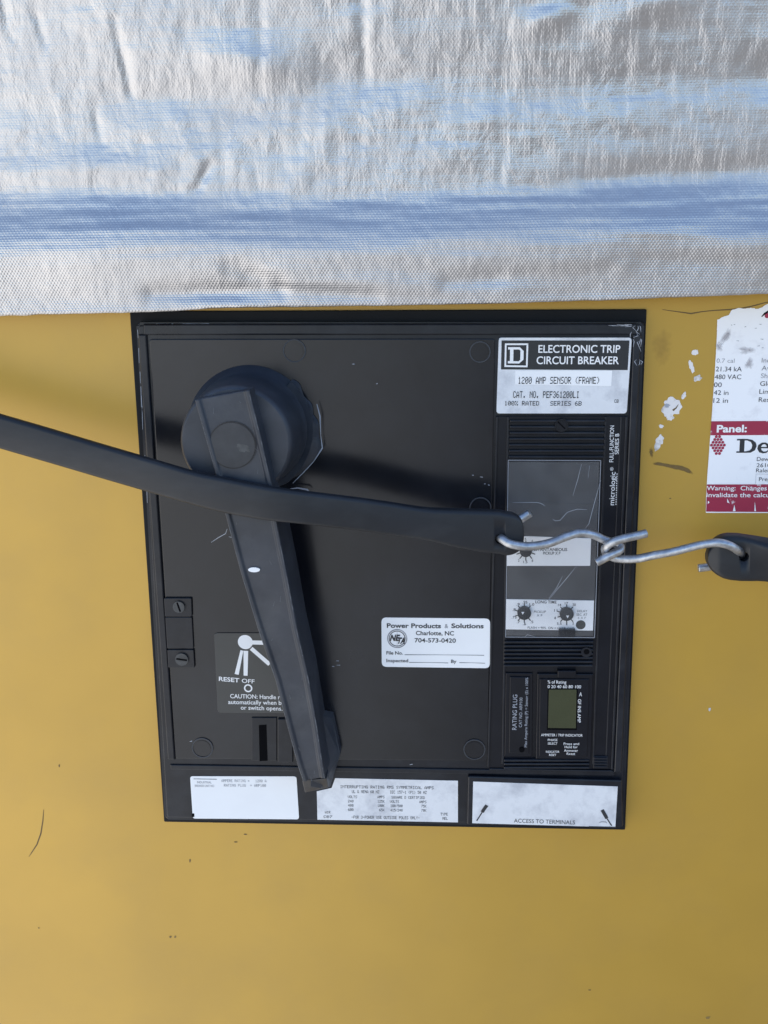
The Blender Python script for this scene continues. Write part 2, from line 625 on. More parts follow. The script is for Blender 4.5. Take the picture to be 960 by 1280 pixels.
def make_tarp():
    m = bpy.data.materials.new('silver_tarp')
    m.use_nodes = True
    n, l = m.node_tree.nodes, m.node_tree.links
    b = n['Principled BSDF']
    b.inputs['Base Color'].default_value = (0.51, 0.505, 0.515, 1)
    b.inputs['Metallic'].default_value = 0.88
    b.inputs['Roughness'].default_value = 0.40
    geo = n.new('ShaderNodeNewGeometry')

    def math_(op, a, c=None, v=None):
        t = n.new('ShaderNodeMath')
        t.operation = op
        l.new(a, t.inputs[0])
        if c is not None: l.new(c, t.inputs[1])
        if v is not None: t.inputs[1].default_value = v
        return t.outputs[0]
    # warp the threads a little
    nz = n.new('ShaderNodeTexNoise')
    nz.inputs['Scale'].default_value = 35
    nz.inputs['Detail'].default_value = 3
    l.new(geo.outputs['Position'], nz.inputs['Vector'])
    sp = n.new('ShaderNodeSeparateXYZ')
    l.new(geo.outputs['Position'], sp.inputs[0])
    warp = math_('MULTIPLY', nz.outputs['Fac'], v=0.0009)
    xx = math_('ADD', sp.outputs['X'], warp)
    zz = math_('ADD', sp.outputs['Z'], warp)

    def band(scale, vec_scale, det=2):
        mp = n.new('ShaderNodeMapping')
        mp.inputs['Scale'].default_value = vec_scale
        l.new(geo.outputs['Position'], mp.inputs['Vector'])
        t = n.new('ShaderNodeTexNoise')
        t.inputs['Scale'].default_value = scale
        t.inputs['Detail'].default_value = det
        l.new(mp.outputs[0], t.inputs['Vector'])
        return t.outputs['Fac']
    PX, PZ = 0.00128, 0.00092
    row = math_('FLOOR', math_('MULTIPLY', zz, v=1 / PZ))
    sx = math_('SINE', math_('ADD', math_('MULTIPLY', xx, v=2 * math.pi / PX), math_('MULTIPLY', row, v=math.pi)))
    sz = math_('ABSOLUTE', math_('SINE', math_('MULTIPLY', zz, v=math.pi / PZ)))
    brick = math_('MULTIPLY', math_('MULTIPLY', math_('ADD', sx, v=1.2), sz), v=0.5)
    low = n.new('ShaderNodeMapRange')                              # the hem below the fold shows its weave most
    low.inputs['From Min'].default_value = P(480, 310, 20).z
    low.inputs['From Max'].default_value = P(480, 235, 20).z
    low.inputs['To Min'].default_value = 0.75
    low.inputs['To Max'].default_value = 0.22
    l.new(sp.outputs['Z'], low.inputs['Value'])
    weave = math_('MULTIPLY', brick, low.outputs[0])
    up = n.new('ShaderNodeMapRange')
    up.inputs['From Min'].default_value = P(480, 310, 20).z
    up.inputs['From Max'].default_value = P(480, 240, 20).z
    up.inputs['To Min'].default_value = 0.45
    up.inputs['To Max'].default_value = 1.0
    l.new(sp.outputs['Z'], up.inputs['Value'])
    vth = math_('MULTIPLY', band(1.0, (800, 50, 70), 5), v=2.4)      # irregular upright threads
    hth = math_('MULTIPLY', band(1.0, (90, 50, 760), 5), v=0.75)      # irregular level threads
    pick = band(1.0, (14, 14, 18), 3)
    mr = n.new('ShaderNodeMapRange')
    mr.inputs['From Min'].default_value = 0.4
    mr.inputs['From Max'].default_value = 0.6
    l.new(pick, mr.inputs['Value'])
    mx = n.new('ShaderNodeMix')
    l.new(mr.outputs[0], mx.inputs[0])
    l.new(vth, mx.inputs[2])
    l.new(hth, mx.inputs[3])
    # crumple lines of the foil skin above the fold
    mpc = n.new('ShaderNodeMapping')
    mpc.inputs['Scale'].default_value = (95, 60, 42)
    l.new(geo.outputs['Position'], mpc.inputs['Vector'])
    tcn = n.new('ShaderNodeTexNoise')
    tcn.inputs['Scale'].default_value = 1.0
    tcn.inputs['Detail'].default_value = 6
    tcn.inputs['Roughness'].default_value = 0.62
    tcn.inputs['Distortion'].default_value = 0.4
    l.new(mpc.outputs[0], tcn.inputs['Vector'])
    rid = math_('MULTIPLY', math_('ABSOLUTE', math_('SUBTRACT', tcn.outputs['Fac'], v=0.5)), v=9.0)
    rid = math_('MINIMUM', rid, v=1.0)
    crum = math_('MULTIPLY', math_('MULTIPLY', rid, up.outputs[0]), v=0.75)
    bro = math_('MULTIPLY', tcn.outputs['Fac'], v=1.7)
    fine = math_('MULTIPLY', band(1.0, (260, 260, 260), 4), v=0.9)
    hsum = math_('ADD', math_('ADD', weave, math_('MULTIPLY', mx.outputs[0], up.outputs[0])), math_('ADD', fine, math_('ADD', crum, bro)))
    bp = n.new('ShaderNodeBump')
    bp.inputs['Strength'].default_value = 1.0
    bp.inputs['Distance'].default_value = 0.00012
    l.new(hsum, bp.inputs['Height'])
    l.new(bp.outputs[0], b.inputs['Normal'])
    # worn coating: the aluminised skin is duller in places
    rr = n.new('ShaderNodeMapRange')
    rr.inputs['From Min'].default_value = 0.3
    rr.inputs['From Max'].default_value = 0.7
    rr.inputs['To Min'].default_value = 0.30
    rr.inputs['To Max'].default_value = 0.46
    l.new(band(1.0, (22, 22, 40), 4), rr.inputs['Value'])
    l.new(rr.outputs[0], b.inputs['Roughness'])
    return m


M['tarp'] = make_tarp()

# ================================================================== enclosure wall
bm = NB()
wx0, wx1, wz0, wz1 = -1.1, 1.1, -0.9, 0.75
prism(bm, [(wx0, wz0), (wx1, wz0), (wx1, wz1), (wx0, wz1)], -30, 0)
wall = obj('metal_wall', bm, M['yellow'])
tag(wall, 'mustard yellow painted sheet metal wall that the black breaker is mounted in', 'wall')


def blob(px, py, rx, ry, seed, h=0.12, n=26, rag=0.35, rot=0.0):
    out = []
    for i in range(n):
        a = 2 * math.pi * i / n
        k = 1 + rag * mnoise.noise(Vector((math.cos(a) * 1.6 + seed * 9.1, math.sin(a) * 1.6, seed))) \
            + rag * 0.5 * mnoise.noise(Vector((math.cos(a) * 5 + seed, math.sin(a) * 5, seed * 3.3)))
        x, y = rx * k * math.cos(a), ry * k * math.sin(a)
        out.append((px + x * math.cos(rot) - y * math.sin(rot), py + x * math.sin(rot) + y * math.cos(rot)))
    return q2(out, h)


for i, (x, y, rx, ry, ro) in enumerate([(868.4, 440.7, 4.5, 3, -0.3), (864.3, 458.5, 3.0, 7.5, -0.3), (872, 472.7, 5, 3.6, -0.4),
                                        (854.4, 494.7, 2.6, 4.2, 0.4), (839.4, 508.5, 12, 12, 0.5), (826.5, 533, 3.2, 2.4, 0.2),
                                        (823.5, 552.5, 4.6, 9.5, 0.45)]):
    bm = NB()
    sheet(bm, blob(x, y, rx, ry, i + 1.3, rag=0.5, rot=ro), 0.12)
    if i == 4:
        sheet(bm, blob(837.5, 522, 4.5, 4, 23.1, rag=0.6), 0.10)
        stroke(bm, [(841, 513), (845, 510), (848, 505.5)], [2.6, 1.6, 0.6], 0.16, 1)
        sheet(bm, blob(834, 507, 3.5, 2.2, 31, rag=0.6, h=0.16), 0.16, 2)
    o = obj('torn_residue', bm, [M['scrap'], M['scratch'], M['greyprint']], wall)
bm = NB()
soft_stroke(bm, [(814, 580), (822, 579.5), (830, 581), (842, 583.5), (852, 585), (860, 588.5), (868, 593.5)], [2, 5, 4.5, 6.5, 7, 6, 2], 0.10)
obj('brown_smear', bm, M['softsmear'], wall)
bm = NB()
stroke(bm, [(828, 387), (846, 389.5), (864, 392), (878, 389.5), (893, 388), (912, 387), (926, 385.5), (939, 383), (952, 379.5), (975, 374)],
       [0.6, 1.1, 1.7, 1.2, 1.2, 1.6, 1.2, 1.6, 1.2, 1.0], 0.10)
obj('paint_crack', bm, M['scratch'], wall)
bm = NB()
stroke(bm, [(54.5, 1012), (53.5, 1026), (51, 1042), (46, 1056), (40, 1065), (36, 1071)], [0.5, 1.2, 1.5, 1.4, 1.1, 0.4], 0.10)
obj('long_scratch', bm, M['scratch'], wall)
for i, (x, y, rx, ry) in enumerate([(307, 1043, 2.6, 1.1), (295, 1052.5, 3.2, 0.8), (237.5, 1076, 1.2, 3.2), (213, 1171, 2, 2),
                                    (219, 1171, 1.8, 2), (737, 1237.5, 2.4, 0.9), (887, 887, 1.8, 3.0), (48.5, 1160, 1.4, 0.9), (838, 623, 1.6, 1.0),
                                    (74, 957, 1.4, 2.4), (885, 1272, 4, 2.2)]):
    bm = NB()
    sheet(bm, blob(x, y, rx * 0.75, ry * 0.75, i + 4.7, rag=0.5, n=12, h=0.1), 0.10)
    obj('paint_chip', bm, M['hair'] if i == 6 else (M['smear'] if i in (3, 4, 10) else M['scratch']), wall)
bm = NB()
soft_blob(bm, blob(828, 432, 15, 28, 8.8, rag=0.35, h=0.08), 0.08)
obj('faint_stain', bm, M['softstain'], wall)
bm = NB()
soft_blob(bm, blob(814, 565, 4, 7, 2.2, rag=0.5, h=0.08), 0.08)
obj('faint_stain', bm, M['softsmear'], wall)

# ================================================================== silver tarp
def tarp_bottom(px):
    K = [(-420, 402), (-200, 398), (0, 393.5), (60, 391.5), (150, 389.5), (215, 387.5), (270, 383.5), (330, 382.5), (470, 380.5), (600, 378),
         (760, 373.5), (860, 369.5), (960, 365.5), (1160, 358), (1420, 350)]
    for (a, ya), (b, yb) in zip(K, K[1:]):
        if px <= b:
            t = (px - a) / (b - a)
            t = t * t * (3 - 2 * t) * 0.5 + t * 0.5
            return ya + (yb - ya) * t
    return K[-1][1]


def sst(a, b, x):
    t = max(0.0, min(1.0, (x - a) / (b - a)))
    return t * t * (3 - 2 * t)


# wrinkles: (x0,y0,x1,y1,half width px, height mm); positive stands proud
WR = [(960, 96, 640, 112, 28, -1.5), (1150, 70, 960, 96, 28, -1.5), (640, 122, 560, 190, 22, 0.4),
      (1000, 208, 740, 224, 18, -1.4), (370, 96, 480, 100, 26, -1.5), (480, 104, 620, 100, 22, -0.9),
      (270, 72, 380, 92, 24, 2.2), (150, 118, 300, 128, 24, -1.1), (290, 335, 345, 352, 12, -1.5), (190, 366, 350, 364, 11, -1.9), (350, 362, 470, 368, 10, -1.2), (560, 352, 760, 336, 11, -1.3), (345, 356, 640, 362, 14, 0.8),
      (150, 30, 165, 118, 5, -0.9), (628, -60, 627, 232, 2.2, -0.40), (247, 235, 262, 205, 6, -0.8), (120, 140, 126, 180, 4, -0.6),
      (640, 345, 780, 330, 14, 1.1), (780, 322, 960, 330, 18, -1.2), (10, -20, 20, 50, 5, -0.6), (50, 10, 62, 60, 4, -0.6),
      (455, -20, 456, 110, 7, -0.7), (330, -20, 328, 120, 6, -0.6), (700, 180, 720, 230, 12, 0.25), (230, 160, 255, 240, 14, 0.45), (420, 150, 360, 245, 16, 0.45),
      (0, 210, 200, 205, 18, 0.8), (660, 40, 700, 20, 16, 1.5), (860, -10, 760, 30, 24, 2.0)]


def tarp_h(px, py):
    y0 = py + 4.0 * math.sin(px * 0.011) + 3 * mnoise.noise(Vector((px * 0.006, 3.3, 0)))
    yb = tarp_bottom(px)
    band0 = 246 - 0.012 * px
    h = 19.0
    h += 5.2 * sst(band0 - 6, band0 + 70 - 10 * sst(520, 960, px), y0)       # the fold turns its upper side to the sky
    h -= 4.8 * sst(band0 + 66, yb + 4, y0)
    h += 19.0 * (1 - sst(-320, 285, py))
    h += 0.30 * math.sin(py * 0.024 + px * 0.004 + 0.6) * (1 - sst(200, 260, py))
    for x0, ya, x1, y1, w, amp in WR:
        dx, dy = x1 - x0, y1 - ya
        L2 = dx * dx + dy * dy
        t = max(0.0, min(1.0, ((px - x0) * dx + (py - ya) * dy) / L2))
        d2 = (px - x0 - t * dx) ** 2 + (py - ya - t * dy) ** 2
        if d2 < 9 * w * w:
            h += amp * math.exp(-d2 / (w * w)) * (0.35 + 0.65 * math.sin(math.pi * min(1, 0.12 + 0.76 * t)))
    h += 0.6 * mnoise.noise(Vector((px * 0.006, py * 0.009, 1.7)))
    h += 0.35 * mnoise.noise(Vector((px * 0.012, py * 0.034, 5.1)))
    h += 0.26 * mnoise.noise(Vector((px * 0.07, py * 0.022, 8.1))) * (1 - sst(235, 260, py))
    fold = sst(band0 - 10, band0 + 8, y0) * (1 - sst(band0 + 60, band0 + 100, y0))
    h += (0.13 + 0.24 * fold) * mnoise.noise(Vector((px * 0.008, py * 0.12, 2.1)))
    h += 0.14 * mnoise.noise(Vector((px * 0.11, py * 0.09, 4.4)))
    return h


bm = NB()
NX, NY = 430, 200
X0, X1, YT = -400.0, 1400.0, -330.0
grid = []
for j in range(NY + 5):
    row = []
    for i in range(NX + 1):
        u = i / NX
        px = X0 + (X1 - X0) * u
        yb = tarp_bottom(px) + 0.7 * mnoise.noise(Vector((px * 0.05, 0, 9)))
        v = min(j / NY, 1.0)
        py = YT + (yb - YT) * (v ** 0.8)
        h = tarp_h(px, py)
        p = P(px, py, 20.0)
        p.y = -h * MM
        if j > NY:                           # the hem curls back under
            kk = j - NY
            p.y += (0.3, 1.0, 1.9, 2.8)[kk - 1] * MM
            p.z += (-0.5, -0.6, -0.2, 0.6)[kk - 1] * MM
        row.append(bm.verts.new(p))
    grid.append(row)
for j in range(len(grid) - 1):
    for i in range(NX):
        f = bm.faces.new((grid[j][i], grid[j + 1][i], grid[j + 1][i + 1], grid[j][i + 1]))
        f.smooth = True
tarp = obj('tarp', bm, M['tarp'])
so = tarp.modifiers.new('thickness', 'SOLIDIFY')
so.thickness = 0.0005
so.offset = -1.0
tag(tarp, 'creased silver woven tarp hanging over the wall above the breaker', 'tarp')

# ================================================================== circuit breaker
brk = empty('circuit_breaker', P(490, 710, 0))
tag(brk, 'black moulded circuit breaker with a rotary handle and label plates, set in the yellow wall', 'circuit breaker')

bm = NB()
prism(bm, rounded(q2([(162, 389), (808.5, 386.5), (781.5, 1037.5), (205, 1027.5)], 1.2), 0.6 * MM, 3), 0.0, 1.2, bev=0.3)
obj('gasket', bm, M['rubber'], brk)

FO = [(169.5, 403), (806, 402.5), (780, 1035.5), (205.5, 1025.5)]      # outer edge of the moulding
FI = [(184, 420.5), (785, 420), (765, 965), (217.5, 952)]              # inner edge of its rim
bm = NB()
prism(bm, rounded(q2(FO, 6.0), 1.6 * MM, 4), 0.6, 5.2, bev=1.2, seg=3)
prism(bm, rounded(q2([(173, 406.5), (802.5, 406), (776.5, 1032), (208.5, 1022)], 6.0), 1.2 * MM, 3), 4.0, 6.0, bev=0.5)
# light rubbed edges
rnd = random.Random(3)
for k in range(9):
    x = 172 + rnd.random() * 90
    stroke(bm, [(x, 404.5 + rnd.random()), (x + 5 + rnd.random() * 14, 404.4 + rnd.random())], [0.5, 0.9], 6.10, 1)
for k in range(10):
    y = 408 + rnd.random() ** 2 * 220
    x = 171.5 + (y - 403) * 0.0575
    stroke(bm, [(x, y), (x + 0.6, y + 6 + rnd.random() * 22)], [0.7, 0.4], 6.10, 1)
for k in range(16):
    x, y = 782 + rnd.random() * 20, 407 + rnd.random() ** 1.5 * 45
    stroke(bm, [(x, y), (x + rnd.uniform(-5, 5), y + rnd.uniform(1, 4)), (x + rnd.uniform(-4, 4), y + rnd.uniform(5, 13))], [0.3, 1.0, 0.3], 7.72, 1)
for k in range(6):
    x, y = 755 + rnd.random() * 30, 404 + rnd.random() * 10
    stroke(bm, [(x, y), (x + 5 + rnd.random() * 12, y - 1 + rnd.random() * 2)], [0.3, 0.9], 7.5, 1)
frame = obj('frame', bm, [M['bezel'], M['greyprint']], brk)
# raised rim strips round the cover and the trip unit
bm = NB()
W_ = 2.0


def bar(bm, a, b, w, h0, h1, bev=0.3, mi=0):
    A, B = Vector(q2([a], h1)[0]), Vector(q2([b], h1)[0])
    d = (B - A).normalized()
    nn = Vector((-d.y, d.x)) * w * MM * 0.5
    prism(bm, [tuple(A + nn), tuple(B + nn), tuple(B - nn), tuple(A - nn)], h0, h1, bev=bev, mi=mi)


bar(bm, (179, 412), (796, 411.5), 4.4, 5.5, 7.4, 0.6)
bar(bm, (177.5, 418), (214, 950), 3.4, 5.5, 7.4, 0.6)
bar(bm, (796.5, 418), (772, 966), 3.2, 5.5, 7.6, 0.6)
bar(bm, (791, 519), (768.5, 962), 1.2, 5.5, 7.0, 0.3)
bar(bm, (213, 959), (768, 967.5), 2.4, 5.5, 6.8, 0.4)
obj('rim', bm, M['bezel'], frame)

# ---- cover plate with its rivet plugs
bm = NB()
prism(bm, rounded(q2([(186.5, 424), (618.5, 423.5), (610, 951), (219, 948.5)], 6.9), 1.0 * MM, 3), 5.0, 6.9, bev=0.35)
rnd = random.Random(11)
for x, y in ((415, 833), (421, 831.5), (440, 455), (590, 594), (600, 596), (605, 605), (610, 606), (512, 956), (286, 671), (420, 826), (470, 480), (237, 927), (330, 940)):
    stroke(bm, [(x, y), (x + rnd.uniform(1.5, 4.5), y + rnd.uniform(-0.8, 0.8))], [0.5, 1.1], 7.0, 1)
stroke(bm, [(264, 678), (273, 672), (282, 667), (284, 661)], [0.5, 1.0, 1.0, 0.4], 7.02, 1)
cover = obj('cover_plate', bm, [M['cover'], M['greyprint']], brk)
for x, y, r in ((368, 438.5, 13.5), (600, 440, 12.5), (600.5, 635, 13), (593, 937, 13), (253, 935, 12.5)):
    bm = NB()
    prism(bm, circle(x, y, r, 7.3), 6.0, 7.15, bev=0.25)
    prism(bm, circle(x, y, r * 0.8, 7.3), 6.0, 7.35, bev=0.2)
    ring(bm, circle(x, y, r + 0.8, 7.35, 40), circle(x, y, r - 0.5, 7.35, 40), 6.5, 7.45, 1)
    obj('plug_disc', bm, [M['cover'], M['handle']], cover)

# ---- latch plates on the left
latch = None
bm = NB()
prism(bm, rounded(q2([(206.5, 771.5), (240, 771.5), (242, 811), (209, 811)], 8), 0.5 * MM, 2), 6.5, 8.0, bev=0.25)
latch = obj('latch_plate', bm, M['bezel'], brk)
for pts, sc in (([(205, 747.5), (239.5, 747.5), (240.2, 770.8), (206.3, 770.8)], (223.3, 759, 7.3, 70)),
                ([(209.2, 812), (242.2, 812), (243.5, 834.5), (210.5, 834.5)], (227, 824.5, 8, 8))):
    bm = NB()
    prism(bm, rounded(q2(pts, 8), 0.5 * MM, 2), 6.5, 8.2, bev=0.25)
    tab = obj('end_tab', bm, M['bezel'], latch)
    bm = NB()
    x, y, r, an = sc
    prism(bm, circle(x, y, r * 1.25, 8.4), 7.8, 8.35, bev=0.12)
    prism(bm, circle(x, y, r, 9), 7.8, 9.1, bev=0.4, mi=1)
    c, s = math.cos(R(an)), math.sin(R(an))
    pts2 = [(x + u * c - v * s, y + u * s + v * c) for u, v in ((-r * 0.85, -1.1), (r * 0.85, -1.1), (r * 0.85, 1.1), (-r * 0.85, 1.1))]
    sheet(bm, q2(pts2, 9.13), 9.13, 2)
    obj('screw', bm, [M['bezel'], M['screw'], M['dark']], latch)

# ---- instruction plate
bm = NB()
hp = 7.45
prism(bm, rounded(q2([(267.5, 791.5), (373, 791.5), (375, 891.5), (272, 891)], hp), 1.6 * MM, 5), 6.5, hp, bev=0.15)
ht = hp + 0.08
sheet(bm, circle(306.6, 802.6, 9.3, ht), ht, 1)


def quadstroke(bm, a, b, w, h, mi=1):
    stroke(bm, [a, b], w, h, mi)


quadstroke(bm, (313, 803), (333, 803.5), 5.4, ht + 0.03)
quadstroke(bm, (314, 810.5), (337, 830.5), 5.2, ht + 0.03)
stroke(bm, [(302.4, 813), (295.8, 843)], [3.6, 5.2], ht + 0.03, 1)
stroke(bm, [(307.3, 813.5), (307.0, 844.6)], [5.8, 5.0], ht + 0.03, 1)
text(bm, 'RESET', (273.5, 851.0), (299, 853.0), 5.4, ht, 1, 0.018)
text(bm, 'OFF', (302.2, 853.2), (318, 854.4), 5.2, ht, 1, 0.01)
ring_o, ring_i = circle(310.2, 860.3, 5.3, ht, 24), circle(310.2, 860.3, 3.5, ht, 24)
ring(bm, ring_o, ring_i, ht - 0.05, ht, 1)
text(bm, 'CAUTION: Handle resets', (287.8, 872.6), (365, 874.4), 5.4, ht, 1, 0.01)
text(bm, 'automatically when breaker', (285.3, 879.9), (373, 881.4), 5.4, ht, 1, 0.01)
text(bm, 'or switch opens.', (301, 886.9), (353, 888.2), 5.4, ht, 1, 0.01)
obj('instruction_plate', bm, [M['plate'], M['print']], brk)

# ---- slotted guide under the handle
bm = NB()
prism(bm, q2(rect(314.5, 897, 346, 951), 7.6), 6.5, 7.6, bev=0.25)
prism(bm, q2(rect(347.5, 899, 366, 953), 8.2), 6.5, 8.2, bev=0.25)
guide = obj('slot_guide', bm, M['bezel'], brk)
bm = NB()
prism(bm, q2([(323.5, 906.5), (333, 906), (334.5, 951), (324.5, 951.5)], 7.75), 7.0, 7.72, bev=0)
obj('slot_shade', bm, M['dark'], guide)  # dark slab with no opening cut; the recess shade is its colour

# ---- rotary handle
base_c = P(313.6, 535.5, 7)
hub_x, hub_z = base_c.x, base_c.z
bm = NB()
prof = [(6.5, 26.0), (8.0, 26.0), (9.5, 23.8), (20, 23.2), (37, 21.9), (39.4, 21.4), (40.6, 20.3), (40.8, 0.0)]
NS = 72
rings = []
for h, r in prof[:-1]:
    rings.append([bm.verts.new((hub_x + r * MM * math.cos(2 * math.pi * k / NS), -h * MM, hub_z + r * MM * math.sin(2 * math.pi * k / NS)))
                  for k in range(NS)])
for a, c in zip(rings, rings[1:]):
    for k in range(NS):
        f = bm.faces.new((a[k], a[(k + 1) % NS], c[(k + 1) % NS], c[k]))
        f.smooth = True
bm.faces.new(rings[-1])
hub = obj('rotary_handle', bm, M['handle'], brk)
# torn clear skirt left round the hub
bm = NB()
rnd = random.Random(5)
prev = None
for k in range(42):
    a = R(48 - k * 2.75)
    rag = 26.6 + 1.6 * mnoise.noise(Vector((k * 0.22, 0.3, 0))) + (2.2 if 13 < k < 32 else 0) * math.sin((k - 13) / 19 * math.pi)
    cx_, sx_ = math.cos(a), math.sin(a)
    pts = [(23.5, 9.5), (26.0, 10.2), (rag * 0.97, 8.6), (rag, 7.3)]
    cur = [bm.verts.new((hub_x + r * MM * cx_, -h * MM, hub_z + r * MM * sx_)) for r, h in pts]
    if prev:
        for i in range(3):
            bm.faces.new((prev[i], prev[i + 1], cur[i + 1], cur[i]))
    prev = cur
sk = obj('torn_skirt', bm, M['handle'], hub)
sk.modifiers.new('thickness', 'SOLIDIFY').thickness = 0.0006
bm = NB()
stroke(bm, [(396, 505), (400, 520), (401, 545), (403, 560), (392, 577), (380, 590), (366, 604)], [0.8, 1.6, 0.7, 1.8, 0.8, 1.2, 0.6], 11.4)
stroke(bm, [(362, 611), (372, 610), (384, 612), (388, 616)], [0.6, 1.8, 2.2, 0.5], 11.4)
obj('torn_edge', bm, M['greyprint'], hub)

# lever: stations (left px, right px, py left, py right, front h, thickness)
ST = [((243.5, 500), (311.5, 487.5), 47.5, 8), ((256.5, 546), (326, 545), 47.6, 8), ((270, 594), (339.5, 605), 47.5, 10),
      ((281.5, 643), (346.5, 657), 47, 24), ((300, 713), (359.5, 722), 45.5, 24), ((322, 786), (371.5, 786), 43, 23),
      ((344, 850), (385.5, 846), 40, 22), ((360, 912), (396.5, 908), 37, 21), ((372, 957), (403, 952), 34.5, 20), ((379, 977.5), (406.5, 972.5), 33, 18)]
bm = NB()
prev = None
for (l, r, h, th) in ST:
    Lp, Rp = P(*l, h), P(*r, h)
    d = (Rp - Lp)
    w = d.length
    d.normalize()
    lip, lh = 1.5 * MM, 0.9 * MM
    back = Vector((0, th * MM, 0))
    infl = 0.6 * MM
    sec = [Lp + back - d * infl, Lp, Lp + d * lip, Lp + d * (lip + 0.7 * MM) + Vector((0, lh, 0)),
           Rp - d * (lip + 0.7 * MM) + Vector((0, lh, 0)), Rp - d * lip, Rp, Rp + back + d * infl]
    cur = [bm.verts.new(p) for p in sec]
    if prev:
        for i in range(8):
            j = (i + 1) % 8
            bm.faces.new((prev[i], prev[j], cur[j], cur[i]))
    else:
        bm.faces.new(cur)
    prev = cur
bm.faces.new(prev[::-1])
bevel_sharp(bm, 0.32, 2, 22)
rnd = random.Random(9)
for (l0, r0, h0, _), (l1, r1, h1, _) in zip(ST, ST[1:]):
    for side in (0, 1):
        for k in range(5):
            t = rnd.random()
            A_, B_ = (l0, l1) if side == 0 else (r0, r1)
            off = 1.0 if side == 0 else -1.0
            p0 = (A_[0] + (B_[0] - A_[0]) * t + off, A_[1] + (B_[1] - A_[1]) * t)
            t2 = t + rnd.uniform(0.03, 0.22)
            p1 = (A_[0] + (B_[0] - A_[0]) * t2 + off, A_[1] + (B_[1] - A_[1]) * t2)
            hh = h0 + (h1 - h0) * t + 0.12
            stroke(bm, [p0, ((p0[0] + p1[0]) / 2, (p0[1] + p1[1]) / 2), p1], [0.2, rnd.uniform(0.5, 1.0), 0.2], hh, 1)
    for k in range(2):
        t, u = rnd.random(), rnd.uniform(0.15, 0.85)
        xa = (l0[0] + (l1[0] - l0[0]) * t) * (1 - u) + (r0[0] + (r1[0] - r0[0]) * t) * u
        ya = (l0[1] + (l1[1] - l0[1]) * t) * (1 - u) + (r0[1] + (r1[1] - r0[1]) * t) * u
        stroke(bm, [(xa, ya), (xa + rnd.uniform(-2, 3), ya + rnd.uniform(2, 9))], [0.2, 0.5], h0 + (h1 - h0) * t - 0.5, 1)
lever = obj('lever', bm, [M['handle'], M['rub']], hub)
bm = NB()
cap_c = P(290.6, 556.6, 47.0)
capr = (P(318.8, 556.6, 47.0) - cap_c).length
prism(bm, [(cap_c.x + capr * math.cos(2 * math.pi * k / 48), cap_c.z + capr * math.sin(2 * math.pi * k / 48)) for k in range(48)], 44, 47.2, bev=0.5)
ring(bm, [(cap_c.x + capr * 1.06 * math.cos(2 * math.pi * k / 48), cap_c.z + capr * 1.06 * math.sin(2 * math.pi * k / 48)) for k in range(48)],
     [(cap_c.x + capr * 0.985 * math.cos(2 * math.pi * k / 48), cap_c.z + capr * 0.985 * math.sin(2 * math.pi * k / 48)) for k in range(48)], 46, 46.95, 1)
obj('pivot_cap', bm, [M['cap'], M['bezel']], hub)
bm = NB()
sheet(bm, [(x, z) for x, z in blob(296 + 8, 560, 8, 5, 6.1, h=47.3, rag=0.6, rot=0.4)], 47.26)
obj('dust_patch', bm, M['screw'], hub)
bm = NB()
mp_ = P(317.5, 712.5, 45.3)
prism(bm, circle(317.5, 712.3, 7.4, 45.2, 24, ry=3.0), 44.0, 45.25)
obj('white_spot', bm, M['white'], hub)
# the clip at the lever's end
bm = NB()


def slab(bm, pts, depth):
    """solid whose front outline has its own height at every corner"""
    fr = [P(*p) for p in pts]
    ar = sum(fr[i - 1].x * fr[i].z - fr[i].x * fr[i - 1].z for i in range(len(fr)))
    if ar < 0:
        fr = fr[::-1]
    fv = [bm.verts.new(p) for p in fr]
    bv = [bm.verts.new(p + Vector((0, depth * MM, 0))) for p in fr]
    n = len(fv)
    bm.faces.new(fv)
    bm.faces.new(bv[::-1])
    for i in range(n):
        bm.faces.new((bv[i], bv[(i + 1) % n], fv[(i + 1) % n], fv[i]))


slab(bm, [(392, 894, 29), (403, 895.5, 22), (416, 897.5, 12), (425.5, 943, 12), (412.5, 984, 14), (400, 985, 24), (388, 984, 28)], 7)
slab(bm, [(377.5, 976, 28), (408, 973, 28), (411, 984.5, 20), (381, 991, 20)], 8)
bevel_sharp(bm, 0.4, 2, 25)
obj('end_clip', bm, M['handle'], hub)

# ---- nameplate
bm = NB()
hn = 7.9
prism(bm, rounded(q2([(623.6, 422.2), (789.8, 422.2), (783.4, 516.8), (620.6, 516.8)], hn), 1.2 * MM, 4), 5.5, hn, bev=0.15)
ht = hn + 0.08
sheet(bm, q2([(627, 425.6), (786.8, 425.6), (784.6, 462.6), (626.2, 461.8)], ht), ht, 1)
h2 = ht + 0.08


def lines_ring(bm, pts, w, h, mi):
    n = len(pts)
    for i in range(n):
        a, b = Vector(pts[i]), Vector(pts[(i + 1) % n])
        d = (b - a).normalized() * w * 0.5
        stroke(bm, [tuple(a - d), tuple(b + d)], w, h, mi)


lines_ring(bm, [(632.2, 430.3), (659.3, 430.3), (658.5, 458), (631.6, 457.6)], 2.1, h2, 2)
